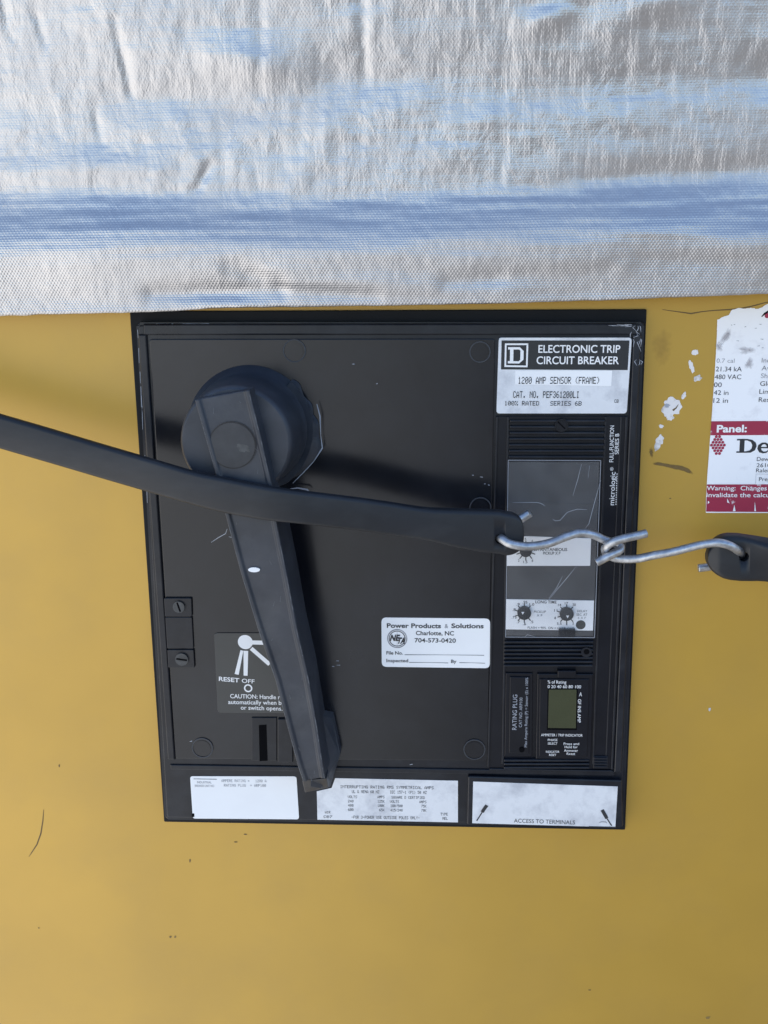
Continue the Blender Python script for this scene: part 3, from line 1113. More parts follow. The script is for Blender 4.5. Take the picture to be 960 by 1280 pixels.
# the squared letter D with its slab feet
stroke(bm, [(639.8, 434.0), (639.4, 454.2)], 4.2, h2 + 0.02, 2)
stroke(bm, [(635.2, 435.4), (649.5, 435.4), (653.2, 439.2), (652.9, 449.2), (648.6, 453.0), (634.8, 452.8)], 2.9, h2, 2)
stroke(bm, [(652.6, 438.6), (652.3, 450)], 4.0, h2 + 0.03, 2)
text(bm, 'ELECTRONIC TRIP', (672.9, 440.8), (775.1, 440.9), 9.3, h2, 2, 0.012)
text(bm, 'CIRCUIT BREAKER', (670.6, 455.0), (773.5, 455.1), 9.3, h2, 2, 0.012)
sheet(bm, q2([(644.2, 463.0), (765.3, 463.2), (764, 482.6), (643.6, 480.4)], ht), ht, 3)
dots(bm, '1200 AMP SENSOR (FRAME)', (647.5, 479.8), (749.4, 479.8), 8.7, h2, 4)
dots(bm, 'CAT. NO. PEF361200LI', (641.3, 497.4), (723.8, 497.6), 8.4, h2, 4)
dots(bm, '100% RATED   SERIES 6B', (630.5, 506.8), (726.8, 507.2), 5.6, h2, 4)
dots(bm, 'CB', (767.8, 503.4), (773.2, 503.6), 4.2, h2, 4)
obj('nameplate', bm, [M['alu'], M['band'], M['print'], M['white'], M['ink']], brk)

# ---- trip unit
bm = NB()
prism(bm, q2([(620.5, 520), (783, 520), (764, 962), (609.5, 960)], 6.9), 5.0, 6.9, bev=0.3)
trip = obj('trip_unit', bm, M['trip'], brk)
ht = 7.02
bm = NB()
bar(bm, (621.5, 521), (610.5, 959), 0.9, 6.5, 7.6, 0.2)
bar(bm, (635.2, 521), (628.5, 955), 1.0, 6.5, 7.5, 0.2)
bar(bm, (757.5, 521), (741.5, 955), 0.9, 6.5, 7.4, 0.2)
bar(bm, (612, 962), (766, 964.5), 1.0, 6.5, 7.6, 0.25)
bar(bm, (783.5, 521), (765, 962), 0.9, 6.5, 7.7, 0.2)
bar(bm, (776.8, 521), (758, 945), 0.7, 6.5, 7.3, 0.2)
obj('rib_line', bm, M['bezel'], trip)


def grille(x0, x1, y0, y1, n, dx=0.0):
    bm = NB()
    for i in range(n):
        y = y0 + (y1 - y0) * i / (n - 1)
        xs = -dx * i / (n - 1)
        bar(bm, (x0 + xs, y), (x1 + xs, y), 1.1, 6.5, 8.4, 0.35)
    return obj('ribbed_grille', bm, M['bezel'], trip)


grille(637.5, 756.5, 526.5, 571.5, 7, 1.5)
grille(630.5, 742, 803, 832.5, 7, 1.0)
grille(630, 737, 951, 960, 3, 0.2)
bm = NB()
prism(bm, circle(702, 531.8, 8.4, 9), 6.8, 8.9, bev=0.3)
prism(bm, circle(702, 531.8, 6.0, 9.2), 8, 9.3, bev=0.3)
stroke(bm, [(697.5, 527.5), (706.5, 536)], 1.6, 9.34, 1)
obj('screw', bm, [M['trip'], M['dark']], trip)
bm = NB()
prism(bm, circle(733, 815.5, 6.6, 9), 6.8, 9.0, bev=0.4)
sheet(bm, circle(733.2, 814.8, 3.6, 9.05), 9.06, 1)
obj('screw', bm, [M['bezel'], M['dark']], trip)
# upright lettering along the right side
bm = NB()
text(bm, 'FULL-FUNCTION', (766.6, 577.6), (767.6, 532), 4.9, ht, 0, 0.0)
text(bm, 'SERIES B', (773.2, 567.8), (773.9, 542), 4.9, ht, 0, 0.0)
text(bm, 'micrologic', (767.6, 631.5), (769.4, 590), 6.4, ht, 0, 0.0)
text(bm, '\u00ae', (766.5, 588.5), (766.8, 584), 3.8, ht, 0, 0.0)
for k in range(14):
    y = 631 - k * 2.9
    stroke(bm, [(770.0 + k * 0.1, y), (770.0 + k * 0.1, y - 1.4)], 1.1, ht, 0)
obj('side_lettering', bm, M['print'], trip)

# settings plates behind the clear cover
hs = 7.6
bm = NB()
prism(bm, q2([(635.5, 577.5), (749, 577.5), (741.5, 795), (632.5, 794.5)], hs - 0.3), 6.5, hs - 0.3, bev=0.1)
bar(bm, (637, 629), (744, 630), 0.5, hs - 0.6, hs - 0.15, 0.1)
obj('settings_panel', bm, M['block'], trip)


def settings(pts, fn):
    bm = NB()
    prism(bm, q2(pts, hs), 6.8, hs, bev=0.1)
    fn(bm, hs + 0.08)
    return obj('settings_plate', bm, [M['white'], M['ink'], M['fadeink'], M['plate']], trip)


def ticks(bm, x, y, r0, r1, h, angs, w=1.3):
    for a in angs:
        c, s = math.cos(R(a)), -math.sin(R(a))
        stroke(bm, [(x + r0 * c, y + r0 * s), (x + r1 * c, y + r1 * s)], w, h, 1)


TA = [90 + 40 * k for k in range(9)] + [270]


def inst(bm, h):
    ticks(bm, 657.3, 688.6, 7.5, 12.4, h, [48, 90, 132, 174, 200, 232, 270, 308, 340])
    text(bm, 'INSTANTANEOUS', (663.5, 688.6), (709, 688.8), 3.8, h, 1, 0.015)
    text(bm, 'PICKUP X P', (678.8, 693.2), (700.4, 693.3), 3.6, h, 1, 0.015)
    for t, x, y in (('4', 647.6, 677.5), ('5', 656, 675.5), ('6', 664.5, 677.8), ('3', 642.5, 689), ('2', 647.5, 702), ('1.5', 654, 704), ('8', 664.6, 702.4)):
        text(bm, t, (x, y), (x + 2.2 * len(t) * 0.8, y), 3.2, h, 1, 0.01)


def longt(bm, h):
    text(bm, 'LONG TIME', (669.2, 754.0), (695.6, 754.5), 3.7, h, 1, 0.012)
    for cx_, cy_, r in ((655.4, 766.5, 9.0), (708.4, 767.8, 9.0)):
        ticks(bm, cx_, cy_, r - 1, r + 3.2, h, [90, 50, 130, 162, 198, 230, 270, 310])
    for t, x, y in (('.9', 645.6, 757), ('.95', 653.2, 754.3), ('1.0', 661.8, 757), ('.8', 640.6, 763.5), ('.75', 639.6, 773.2), ('.7', 645.8, 779),
                    ('.6', 653.6, 781.5), ('.5', 662.6, 779), ('14', 697.5, 757.7), ('17', 706, 755.6), ('20', 715.6, 757.5), ('11', 692.6, 764.5),
                    ('8', 693, 774), ('5.5', 696, 781), ('4', 707.2, 782), ('2', 715.4, 780.6)):
        text(bm, t, (x, y), (x + 2.0 * len(t), y), 3.2, h, 1, 0.01)
    text(bm, 'PICKUP', (667.2, 766.2), (682, 766.2), 3.0, h, 1, 0.0, shear=0.2)
    text(bm, 'X P', (671, 770.6), (678, 770.6), 2.8, h, 1, 0.0)
    text(bm, 'DELAY', (721.4, 765.2), (734, 765.3), 3.0, h, 1, 0.0)
    text(bm, 'SEC. AT', (720.6, 769.6), (734, 769.8), 3.0, h, 1, 0.0)
    text(bm, '6 X P', (722.4, 773.6), (732.4, 773.7), 2.8, h, 2, 0.0)
    sheet(bm, circle(725.9, 781, 6.1, h), h, 3)
    text(bm, 'FLASH = 90%  ON = OVERLOAD', (659.6, 785.9), (718, 786.9), 3.0, h, 1, 0.0)


settings([(634.2, 669.6), (739, 672.9), (737.8, 707.4), (633.2, 707.4)], inst)
settings([(632.9, 749), (742.6, 750.8), (741.2, 788.4), (632.2, 786.8)], longt)
for x, y, r, ax, ay in ((657.3, 689.2, 7.6, 0, 0), (655.4, 766.8, 8.6, -2, -0.3), (708.5, 768.0, 8.7, 1, 3)):
    bm = NB()
    prism(bm, circle(x, y, r, 9.2), 7.2, 9.2, bev=0.35)
    if ax or ay:
        c = P(x + ax, y + ay, 9.24)
        s = (P(x + 1, y, 9.24) - P(x, y, 9.24)).length
        sheet(bm, [(c.x - 1.9 * s, c.z + 1.7 * s), (c.x + 1.9 * s, c.z + 1.7 * s), (c.x, c.z - 1.9 * s)], 9.26, 1)
    obj('dial', bm, [M['band'], M['print']], trip)

# clear hinged cover, scratched
hc = 11.0
bm = NB()
CC = [(635.3, 575.2), (751, 575.6), (743.2, 797.2), (632, 796.4)]
prism(bm, rounded(q2(CC, hc), 0.6 * MM, 3), hc - 1.0, hc, 0, bev=0.25)
for a, b in ((0, 1), (1, 2), (2, 3), (3, 0)):
    stroke(bm, [CC[a], CC[b]], 0.55, hc + 0.06, 1)
SCR = [[(751, 600), (744, 625), (736, 655), (731, 661)], [(722, 706), (709, 722), (698, 735), (685, 751)], [(703.5, 720), (695, 736), (686, 748)],
       [(641, 628), (660, 628), (672, 628), (678, 630), (681.5, 633)], [(690.5, 648.5), (694, 651), (700, 650.5), (704, 646), (709, 640.5), (716, 638), (722, 636.5), (734, 637)],
       [(727, 580), (722, 600), (716, 620)], [(644, 660), (650, 655), (656, 652)], [(737, 582), (735, 598)], [(655, 797), (659, 793.5), (668, 795.5)]]
for s_ in SCR:
    stroke(bm, s_, [0.2] + [0.55] * (len(s_) - 2) + [0.2], hc + 0.06, 1)
bm2 = bm
clear = obj('clear_cover', bm, [M['clear'], M['greyprint']], trip)
bm = NB()
prism(bm, q2(rect(699, 788.6, 719.5, 796.5), hc), 8.0, hc - 1.1, bev=0.2)
obj('cover_catch', bm, M['trip'], trip)

# ---- rating plug
bm = NB()
prism(bm, q2([(632, 841), (666, 841.5), (665, 946), (630.5, 945.5)], 7.8), 6.5, 7.8, bev=0.3)
prism(bm, q2([(637.3, 846), (662.5, 846.5), (661.3, 942), (636, 941.5)], 8.5), 7, 8.5, bev=0.3)
h_ = 8.58
text(bm, 'RATING PLUG', (645.6, 912.4), (646.6, 868.4), 5.4, h_, 1, 0.0)
text(bm, 'CAT NO. ARP100', (652.3, 909), (653.2, 872), 3.7, h_, 1, 0.0)
text(bm, 'Max Ampere Rating (P) = Sensor (S) x 100%', (658.6, 934), (660.2, 847), 3.3, h_, 1, 0.0)
prism(bm, circle(652.3, 937.4, 3.4, 9), 8, 9.0, bev=0.2, mi=2)
obj('rating_plug', bm, [M['trip'], M['greyprint'], M['dark']], brk)

# ---- ammeter module
bm = NB()
prism(bm, q2([(671.5, 842), (741.5, 842.5), (738.5, 949.5), (669.5, 949)], 8.2), 6.5, 8.2, bev=0.4)
prism(bm, q2([(674.5, 848.5), (736.5, 849), (734, 946), (673.5, 945.5)], 8.8), 7.5, 8.8, bev=0.3)
prism(bm, q2(rect(697, 838.5, 720, 847), 9.2), 6.5, 9.2, bev=0.3)
h_ = 8.88
text(bm, '% of Rating', (684.6, 854.4), (707.8, 854.6), 4.2, h_, 1, 0.0)
text(bm, '0 20 40 60 80 100', (684.6, 860.1), (726.2, 860.4), 4.0, h_, 1, 0.0)
text(bm, 'A', (723.9, 870.3), (727.3, 870.4), 5.3, h_, 1, 0.0)
text(bm, 'GF INS AMP', (722.5, 874), (721.9, 903.3), 3.9, h_, 1, 0.0)
text(bm, 'AMMETER / TRIP INDICATOR', (676.3, 920.2), (728.2, 920.9), 3.4, h_, 1, 0.0)
text(bm, 'PHASE', (684.8, 926.3), (696.8, 926.4), 3.0, h_, 1, 0.0)
text(bm, 'SELECT', (684.8, 930.7), (696.8, 930.8), 3.0, h_, 1, 0.0)
text(bm, 'INDICATOR', (682.4, 941.0), (699.2, 941.1), 2.9, h_, 1, 0.0)
text(bm, 'RESET', (686.4, 944.9), (695.2, 945), 2.8, h_, 1, 0.0)
for s_, x0, x1, y in (('Press and', 704.5, 723.8, 931.2), ('Hold for', 705.8, 722, 935.2), ('Ammeter', 705, 722.4, 939.6), ('Reset', 708.4, 719, 943.6)):
    text(bm, s_, (x0, y), (x1, y + 0.1), 3.2, h_, 1, 0.0)
amm = obj('ammeter', bm, [M['trip'], M['print']], brk)
bm = NB()
prism(bm, q2([(684.6, 860.8), (722.3, 861), (721, 912.8), (683.6, 912.3)], 8.95), 8.5, 8.93, mi=1)
prism(bm, q2([(686.2, 862), (720.8, 862), (719.8, 910.4), (685, 910)], 9.0), 8.6, 9.0, bev=0.05)
obj('screen', bm, [M['lcd'], M['dark']], amm)
bm = NB()
for y in (948, 951.5, 955, 958.5):
    bar(bm, (743, y), (758.5, y + 0.2), 0.6, 6.5, 8.2, 0.15)
prism(bm, q2(rect(741.5, 945.5, 760, 960.5), 7.6), 6.5, 7.6, bev=0.2)
obj('vent_tab', bm, M['bezel'], trip)

# ---- lower labels
bm = NB()
hl = 6.2
prism(bm, rounded(q2([(237.6, 970.4), (370.5, 970.6), (373.8, 1024.2), (241, 1023.2)], hl), 1.2 * MM, 4), 5.5, hl)
ht = hl + 0.07
stroke(bm, [(242, 973.6), (271, 974.2)], 1.0, ht, 1)
text(bm, 'INDUSTRIAL', (246.4, 979.2), (264.6, 979.4), 2.9, ht, 1, 0.0)
text(bm, 'BREAKER UNIT NO.', (243.6, 983.6), (268.2, 983.8), 2.9, ht, 1, 0.0)
dots(bm, 'AMPERE RATING =   1200 A', (277, 977.6), (333, 978), 3.7, ht, 2)
dots(bm, 'RATING PLUG  = ARP100', (280, 983.3), (332.5, 983.6), 3.6, ht, 2)
sheet(bm, blob(241.5, 1019, 1.6, 2.6, 3.3, n=10, h=ht), ht, 3)
obj('rating_label', bm, [M['white'], M['fadeink'], M['fadeink'], M['dark']], brk)

bm = NB()
prism(bm, q2([(396, 989.2), (414.5, 985), (419, 972.8), (572.4, 976), (572.4, 1028), (396.8, 1024.6)], hl), 5.5, hl)
ht = hl + 0.07


def Z(x, y):
    return 390 + x * 190 / 960, 965 + y * 190 / 960


def drow(s, x0, x1, y, cap):
    dots(bm, s, Z(x0, y), Z(x1, y + (x1 - x0) * 0.012), cap * 190 / 960, ht, 1)


drow('INTERRUPTING RATING RMS SYMMETRICAL AMPS', 178, 768, 102, 20)
drow('UL & NEMA 60 HZ', 252, 425, 133, 20)
drow('IEC 157-1 (P1) 50 HZ', 492, 724, 136, 20)
drow('VOLTS', 226, 284, 165, 18); drow('AMPS', 414, 458, 166, 18)
drow('240', 228, 262, 192, 18); drow('125K', 414, 458, 194, 18)
drow('480', 228, 262, 219, 18); drow('100K', 414, 458, 221, 18)
drow('600', 228, 262, 246, 18); drow('65K', 424, 458, 248, 18)
drow('SQUARE D CERTIFIED', 502, 712, 168, 18)
drow('VOLTS', 492, 550, 195, 18); drow('AMPS', 678, 722, 197, 18)
drow('380/500', 496, 572, 222, 18); drow('75K', 690, 722, 224, 18)
drow('415/240', 496, 572, 249, 18); drow('70K', 690, 722, 251, 18)
drow('-FOR 3-POWER USE OUTSIDE POLES ONLY-', 250, 680, 294, 20)
drow('WIR', 82, 116, 262, 17); drow('CB7', 74, 128, 290, 17)
drow('TYPE', 812, 858, 275, 19); drow('MEL', 824, 858, 302, 19)
obj('interrupting_label', bm, [M['alu'], M['ink']], brk)

bm = NB()
prism(bm, rounded(q2([(585, 970.5), (777.5, 975.5), (778.5, 1034.5), (583.5, 1031)], 8.4), 0.8 * MM, 3), 5.0, 8.4, bev=0.6)
term = obj('terminal_cover', bm, M['bezel'], brk)
bm = NB()
hl = 8.55
prism(bm, q2([(591.5, 977), (772.2, 983.2), (769.2, 1034), (590.3, 1029)], hl), 8.0, hl)
ht = hl + 0.07
text(bm, 'ACCESS TO TERMINALS', (642.4, 1028.2), (718.6, 1030.6), 5.4, ht, 1, 0.0)
stroke(bm, [(595.8, 1026), (604, 1013.4)], 1.5, ht, 1)
stroke(bm, [(602.8, 1015.3), (604.4, 1012.4), (608.6, 1006.6)], [4.4, 4.2, 4.4], ht + 0.03, 1)
stroke(bm, [(764.6, 1032.2), (757.3, 1021)], 1.5, ht, 1)
stroke(bm, [(758.6, 1023), (757, 1020), (752.6, 1012.4)], [4.2, 4.4, 4.2], ht + 0.03, 1)
stroke(bm, [(748.5, 1028.5), (752, 1027.2), (757, 1027.4), (759, 1029)], [0.5, 1.4, 1.2, 0.6], ht, 2)
stroke(bm, [(736, 1033.3), (770, 1034.1)], 1.4, ht, 1)
obj('terminal_label', bm, [M['alu'], M['ink'], M['fadeink']], term)

# ---- inspection sticker
bm = NB()
hl = 7.1
prism(bm, rounded(q2([(476.8, 771.9), (612.7, 773.3), (612.3, 835.3), (477.2, 833.5)], hl), 2.2 * MM, 6), 6.5, hl)
ht = hl + 0.07


def S(x, y):
    return 460 + x * 170 / 960, 760 + y * 170 / 960


def stx(s, x0, x1, y, cap, mi=1, w=0.02):
    text(bm, s, S(x0, y), S(x1, y + (x1 - x0) * 0.008), cap * 170 / 960, ht, mi, w)


stx('Power Products', 133, 515, 139, 32, 1, 0.028)
stx('&', 541, 566, 142, 30, 2, 0.01)
stx('Solutions', 588, 816, 141, 32, 1, 0.028)
stx('Charlotte, NC', 338, 607, 191, 30)
stx('704-573-0420', 329, 620, 242, 30)
stx('File No.', 130, 246, 328, 24)
stx('Inspected', 130, 284, 382, 24)
stx('By', 586, 624, 388, 24)
for x0, x1, y in ((258, 820, 330), (290, 566, 384), (645, 826, 386)):
    stroke(bm, [S(x0, y), S((x0 + x1) / 2, y + 1), S(x1, y + 4)], [0.8, 0.4, 0.7], ht, 1)
cx_, cy_ = S(206, 216)
for r0, r1 in ((12.6, 11.2), (10.4, 9.4)):
    ring(bm, circle(cx_, cy_, r0, ht, 36), circle(cx_, cy_, r1, ht, 36), ht - 0.04, ht, 1 if r0 < 12 else 2)
stroke(bm, [(cx_ - 9, cy_), (cx_ + 9, cy_)], 0.35, ht, 2)
stroke(bm, [(cx_, cy_ - 9), (cx_, cy_ + 9)], 0.35, ht, 2)
text(bm, 'NE', (cx_ - 9.3, cy_ + 2.5), (cx_ + 2.0, cy_ + 2.6), 7.4, ht + 0.03, 1, 0.05, shear=0.25)
text(bm, 'TA', (cx_ - 0.6, cy_ + 6.0), (cx_ + 9.6, cy_ + 6.2), 7.4, ht + 0.05, 1, 0.05, shear=0.25)
obj('inspection_sticker', bm, [M['white'], M['ink'], M['fadeink']], brk)


# ================================================================== hazard sticker on the wall
def W(x, y):
    return 780 + x * 180 / 794, 370 + y * 180 / 794


stk = empty('hazard_sticker', P(980, 520, 0))
tag(stk, 'torn white and red paper hazard sticker on the yellow wall right of the breaker', 'sticker')
XR = 1120
rnd = random.Random(21)
outl = [(896.6, 399.6), (899, 399), (902.5, 396.5), (908, 394.8), (911.5, 393.5), (913.5, 389), (916, 386.8), (920, 386), (923, 385), (932, 385.8), (940, 385.2),
        (948, 386), (954, 383), (957, 381), (963, 379)]
x = 968
while x < XR:
    outl.append((x, 379 + rnd.uniform(-2.5, 2.5)))
    x += 7
outl += [(XR, 379), (XR - 3, 643.5), (960, 641.2), (882.4, 641.0), (882.6, 620), (884.5, 590), (889.2, 527), (893.5, 465), (895, 440), (896, 420)]
# fray the torn edge
fr = []
for i, (x, y) in enumerate(outl):
    x1, y1 = outl[(i + 1) % len(outl)]
    fr.append((x, y))
    if y < 470 and y1 < 470:
        L_ = math.hypot(x1 - x, y1 - y)
        for k in range(1, int(L_ / 1.6)):
            t = k * 1.6 / L_
            a_ = 1.3 if y < 400 else 0.5
            fr.append((x + (x1 - x) * t + a_ * mnoise.noise(Vector((x + k * 0.9, y, 1.0))), y + (y1 - y) * t + a_ * mnoise.noise(Vector((x + k * 0.9, y, 7.0)))))
outl = fr
bm = NB()
hs = 0.25
sheet(bm, q2(outl, hs), hs)
ht = hs + 0.08
rnd = random.Random(4)
# weather-worn printing in the top part
for k in range(10):
    x, y = rnd.uniform(905, 955), rnd.uniform(402, 440)
    stroke(bm, [(x, y), (x + rnd.uniform(1, 4), y + rnd.uniform(-0.6, 0.6))], [0.4, 0.9], ht, 2)
soft_blob(bm, blob(908, 420, 6, 17, 7.7, rag=0.5, rot=0.6, h=ht), ht, 3)
soft_blob(bm, blob(899, 433, 6, 8, 5.2, rag=0.6, h=ht), ht, 3)
soft_blob(bm, blob(934, 437, 12, 6, 5.9, rag=0.7, h=ht), ht, 3)
soft_blob(bm, blob(936, 455, 7, 8, 3.9, rag=0.8, h=ht), ht, 3)
text(bm, '0.7 cal', (895.6, 453.4), (918, 453.4), 5.2, ht, 2, -0.004)
ROWS = [('21.34 kA', 894.6, 927, 464.2, 1), ('480 VAC', 893.4, 926.4, 474.0, 1), ('00', 892.3, 902, 483.9, 1), ('42 in', 892, 910.4, 493.7, 1), ('12 in', 891.6, 909.8, 503.5, 1)]
for s_, x0, x1, y, mi in ROWS:
    text(bm, s_, (x0, y), (x1, y), 5.8, ht, mi, 0.0)
for s_, x0, x1, y, mi in (('Incident energy', 952, 1010, 453.2, 2), ('Available fault', 951.8, 1008, 463, 2), ('Shock hazard', 951, 1001, 472.6, 2), ('Glove class', 950, 994, 482.4, 1),
                          ('Limited approach', 949, 1016, 492.3, 1), ('Restricted approach', 948.3, 1026, 502.4, 1)):
    text(bm, s_, (x0, y), (x1, y), 5.8, ht, mi, 0.0)
sheet(bm, circle(959, 394.5, 3.2, ht), ht, 4)
stroke(bm, [(952, 396), (956, 392), (962, 388.5), (968, 384)], [1, 2.4, 2.6, 1], ht + 0.03, 5)
for s_, x0, x1, y in (('Dewberry', 946, 978, 576.2), ('2610', 945.6, 963, 584.0), ('Raleigh, NC', 945, 985, 590.4), ('Prepared', 948.6, 978, 601.4)):
    text(bm, s_, (x0, y), (x1, y), 5.0, ht, 1, 0.0)
stroke(bm, [(944.6, 604.5), (945, 592.5), (960, 592.7), (1060, 593.5)], 0.4, ht, 2)
obj('paper', bm, [M['paper'], M['ink'], M['fadeink'], M['softdirt'], M['red'], M['dark']], stk)
# bold slab lettering of the firm
bm = NB()
y0, y1 = 566.0, 548.6
stroke(bm, [(928.0, y1), (927.0, y0)], 6.0, ht, 0)
stroke(bm, [(921.2, y1 + 1.0), (934, y1 + 1.0), (939.5, y1 + 2.6), (942.6, y1 + 6.2), (943.0, y1 + 9.0), (941.6, y0 - 4.4), (937.8, y0 - 1.6), (932, y0 - 0.9), (920.4, y0 - 0.9)],
       [1.9, 1.9, 3.2, 5.2, 5.6, 5.0, 3.2, 1.9, 1.9], ht + 0.02, 0)
stroke(bm, [(949.2, 559.4), (960.8, 559.6)], 1.7, ht, 0)
stroke(bm, [(960.2, 560.2), (959.6, 556.2), (956.6, 554.2), (953.0, 554.5), (949.6, 557.2), (949.0, 560.5), (950.4, 564), (954, 565.6), (957.8, 565.2), (960.8, 562.8)],
       [3.0, 3.4, 2.2, 2.6, 4.2, 4.8, 4.0, 2.4, 1.9, 1.2], ht + 0.02, 0)
text(bm, 'wberry', (963, 565.8), (1032, 566.2), 16.5, ht, 0, 0.035)
obj('firm_lettering', bm, M['ink'], stk)
bm = NB()
cx_, cy_, rx = 897.4, 556.4, 11.2
for r_ in range(-5, 6):
    for c_ in range(-5, 6):
        x, y = cx_ + c_ * 4.0 + (2.0 if r_ % 2 else 0), cy_ + r_ * 3.5
        if ((x - cx_) / 10.0) ** 2 + ((y - cy_) / 11.3) ** 2 < 1 and x > 887.5:
            sheet(bm, circle(x, y, 1.9, ht, 10), ht)
obj('dotted_emblem', bm, M['red'], stk)
bm = NB()
sheet(bm, q2([(889.2, 526.6), (XR - 1, 525.2), (XR - 1.3, 543), (888.0, 544.2)], ht), ht)
text(bm, 'Panel:', (895.8, 540.3), (933.4, 540.0), 8.9, ht + 0.08, 1, 0.03)
obj('red_band', bm, [M['red'], M['print']], stk)
bm = NB()
sheet(bm, q2([(883.6, 605.6), (XR - 2.6, 605), (XR - 3, 641), (882.8, 639.6)], ht), ht)
text(bm, 'Warning:  Changes in equipment settings', (883.2, 612.8), (1046, 613.0), 5.6, ht + 0.08, 1, 0.008)
text(bm, 'invalidate the calculations shown', (883.2, 621.3), (1020, 621.6), 5.6, ht + 0.08, 1, 0.008)
for pts_ in ([(918, 631), (916, 639), (919.5, 639)], [(943.5, 627), (943, 639), (945, 639)], [(909, 623), (912, 629), (909, 628)], [(885, 626), (884.6, 630), (887, 628)]):
    sheet(bm, q2(pts_, ht + 0.08), ht + 0.08, 1)
obj('red_band', bm, [M['red'], M['print']], stk)


# ================================================================== rubber straps and their hooks
def strap_band(stations, name, parent, hole=None, thick_seg=4):
    """stations: (top px, bottom px, h centre, thickness mm) -> a soft edged rubber band"""
    bm = NB()
    prev = None
    first = last = None
    for tp, bp_, h, th, *tilt in stations:
        tilt = tilt[0] if tilt else 0.0
        T, B = P(*tp, h + th * 0.3), P(*bp_, h + th * 0.3)
        T.y, B.y = -(h + tilt) * MM, -(h - tilt) * MM
        c = (T + B) / 2
        v = (T - B)
        half = v.length / 2
        v.normalize()
        fn = Vector((1, 0, 0)).cross(v).normalized()
        t2 = th * MM / 2
        r = min(t2 * 0.62, half * 0.9)
        sec = []
        for (sx, sy, a0) in ((1, 1, 0), (-1, 1, 90), (-1, -1, 180), (1, -1, 270)):
            for k in range(thick_seg + 1):
                a = R(a0 + 90 * k / thick_seg)
                u = sx * (half - r) + r * math.cos(a)
                w = sy * (t2 - r) + r * math.sin(a)
                sec.append(c + v * u + fn * w)
        cur = [bm.verts.new(p) for p in sec]
        n = len(cur)
        if prev:
            for i in range(n):
                f = bm.faces.new((prev[i], cur[i], cur[(i + 1) % n], prev[(i + 1) % n]))
                f.smooth = True
        else:
            first = cur
        prev = cur
    bm.faces.new(first)
    bm.faces.new(prev[::-1])
    bmesh.ops.recalc_face_normals(bm, faces=bm.faces[:])
    o = obj(name, bm, [M['strap'], M['strap']], parent)
    if hole is not None:
        hx, hy, hh, hr = hole
        b2 = NB()
        prism(b2, circle(hx, hy, hr, hh, 28), hh - 15, hh + 15)
        bmesh.ops.recalc_face_normals(b2, faces=b2.faces[:])
        cut = obj('cutter', b2, M['strap'])
        md = o.modifiers.new('hole', 'BOOLEAN')
        md.operation = 'DIFFERENCE'
        md.object = cut
        md.solver = 'EXACT'
        bpy.context.view_layer.update()
        me = bpy.data.meshes.new_from_object(o.evaluated_get(bpy.context.evaluated_depsgraph_get()))
        o.modifiers.clear()
        old = o.data
        o.data = me
        me.name = name
        bpy.data.meshes.remove(old)
        cm = cut.data
        bpy.data.objects.remove(cut)
        bpy.data.meshes.remove(cm)
    return o


def interp(K, t):
    for a, b in zip(K, K[1:]):
        if t <= b[0]:
            u = (t - a[0]) / (b[0] - a[0])
            return a[1] + (b[1] - a[1]) * u
    return K[-1][1]


def smooth_tab(K, t, w=14):
    return sum(interp(K, t + d) for d in (-w, -w / 2, 0, w / 2, w)) / 5


TOP = [(-400, 404), (-120, 484), (0, 519), (57, 535.5), (115, 553), (178, 571.5), (244, 591), (337, 609.5), (380, 615), (450, 623.5), (495, 630), (530, 636), (580, 637.5), (633, 639)]
BOT = [(-400, 446), (-120, 526), (0, 561), (69, 581), (128, 598.5), (179, 613.4), (249, 633.5), (281, 641.7), (333, 651), (380, 655.6), (450, 663.6), (490, 669.5), (530, 674.5), (567, 684), (611, 692), (636, 693)]
HH = [(-400, 38), (0, 42), (150, 45), (250, 50), (345, 51), (450, 45), (560, 37), (660, 31)]
TH = [(-400, 5), (500, 5), (560, 6), (660, 6)]
st1 = empty('rubber_strap', P(400, 640, 30))
tag(st1, 'long black rubber strap pulled across the breaker and over its handle lever', 'strap', 'rubber straps hooked together across the breaker')
stations = []
x = -400
while x < 632:
    stations.append(((x, smooth_tab(TOP, x)), (x, smooth_tab(BOT, x)), smooth_tab(HH, x, 30), smooth_tab(TH, x)))
    x += 8
t0, b0 = smooth_tab(TOP, 632), smooth_tab(BOT, 632)
for k in range(0, 9):                         # rounded end
    a = R(88 * k / 8)
    cyc = (t0 + b0) / 2 + 2
    dx, dy = 23 * math.sin(a), (b0 - t0) / 2 * math.cos(a) ** 0.62
    stations.append(((632 + dx, cyc - dy), (632 + dx, cyc + dy), smooth_tab(HH, 632 + dx), 6.0 - 1.5 * (k / 8) ** 2))
strap_band(stations, 'band', st1, (624.5, 670.5, 32.5, 6.5))
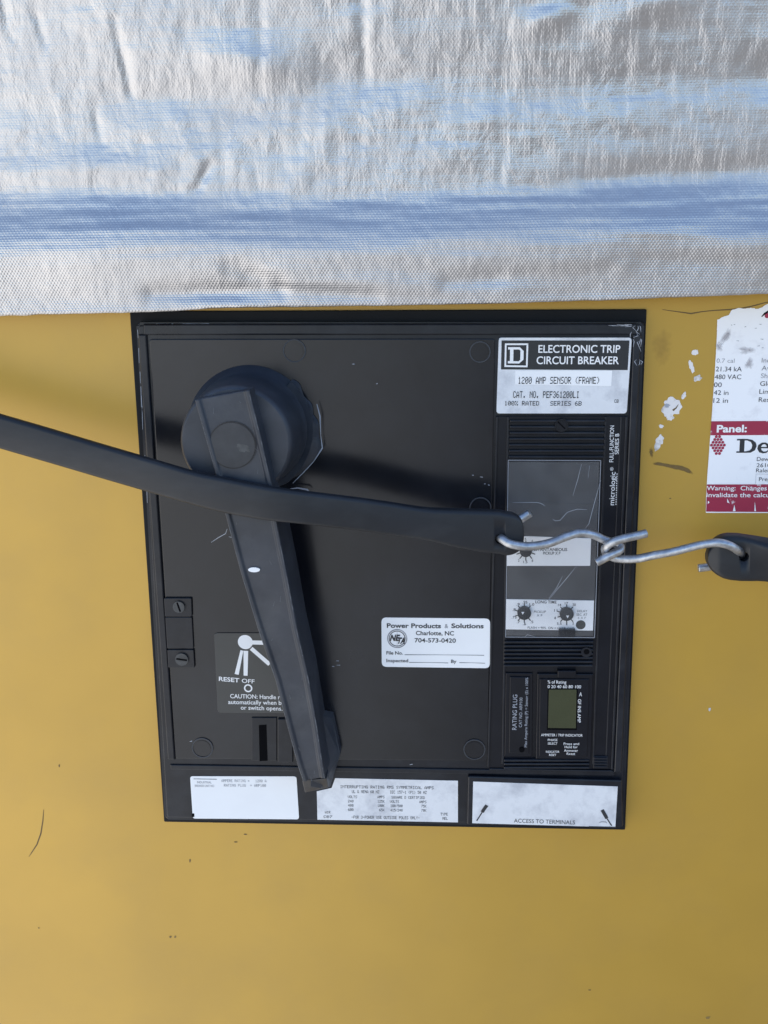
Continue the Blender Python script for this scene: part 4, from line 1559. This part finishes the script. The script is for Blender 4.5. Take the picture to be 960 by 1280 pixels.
# hook
HK1 = [(663, 641, 24), (656, 645.5, 24), (645, 652, 24.5), (634, 660, 25), (627, 667, 28), (624.5, 670.5, 32), (627, 673.5, 36.5), (636, 679, 38.2), (648, 682, 38), (664, 682.8, 37),
       (686, 679, 34), (707, 671, 31), (724, 666.3, 29.5), (741, 668.4, 28.5), (755, 674.6, 28), (767, 678.5, 28), (774.5, 682, 28.6), (775, 687.3, 30), (767, 692, 31), (756, 697.6, 31.3), (745.5, 703.2, 31.3)]
bm = NB()
tube(bm, catmull([P(*p) for p in HK1], 7), 1.68 * MM)
obj('hook', bm, M['steel'], st1)

st2 = empty('rubber_strap', P(940, 700, 26))
tag(st2, 'short black rubber strap end entering from the right, hooked to the long strap', 'strap', 'rubber straps hooked together across the breaker')
TOP2 = [(884, 694), (886, 687), (890, 680.5), (896, 675), (903, 671), (912, 669), (925, 669.3), (943, 672), (960, 675.3), (1100, 706), (1320, 752)]
BOT2 = [(884, 703), (886, 708), (890, 714), (896, 719), (903, 723), (912, 725.4), (925, 726.8), (943, 727.4), (960, 727), (1100, 752), (1320, 797)]
stations = []
x = 884.3
while x < 1320:
    w_ = 0.5 if x < 930 else 12
    stations.append(((x, smooth_tab(TOP2, x, w_)), (x, smooth_tab(BOT2, x, w_)), 26.0 + 0.004 * (x - 884), 5.5 + 2.5 * sst(884, 900, x) - 2.5 * sst(960, 1080, x), 4.0 * sst(925, 965, x)))
    x += 1.6 if x < 900 else (4 if x < 960 else 20)
strap_band(stations, 'band', st2, (926.5, 692.5, 26, 6.2))
HK2 = [(808.5, 666.5, 32), (798, 669, 32.5), (786.5, 671.6, 33), (776, 674, 33), (766, 677.6, 32.8), (758.5, 682.6, 31.6), (756.6, 688, 29), (760.5, 693.8, 27), (770, 697.8, 26.8), (783, 698.8, 27.4),
       (798, 698.2, 28.4), (818, 694, 29.8), (840, 690, 31), (860, 685, 32), (880, 680.3, 33), (898, 678.6, 33.6), (912, 682, 33.4), (921.5, 687.5, 31.5), (926, 691.8, 27), (923, 698.5, 21.5), (910, 704.5, 19), (892, 707.6, 18.6), (872.5, 710.3, 18.6)]
bm = NB()
tube(bm, catmull([P(*p) for p in HK2], 7), 1.68 * MM)
obj('hook', bm, M['steel'], st2)
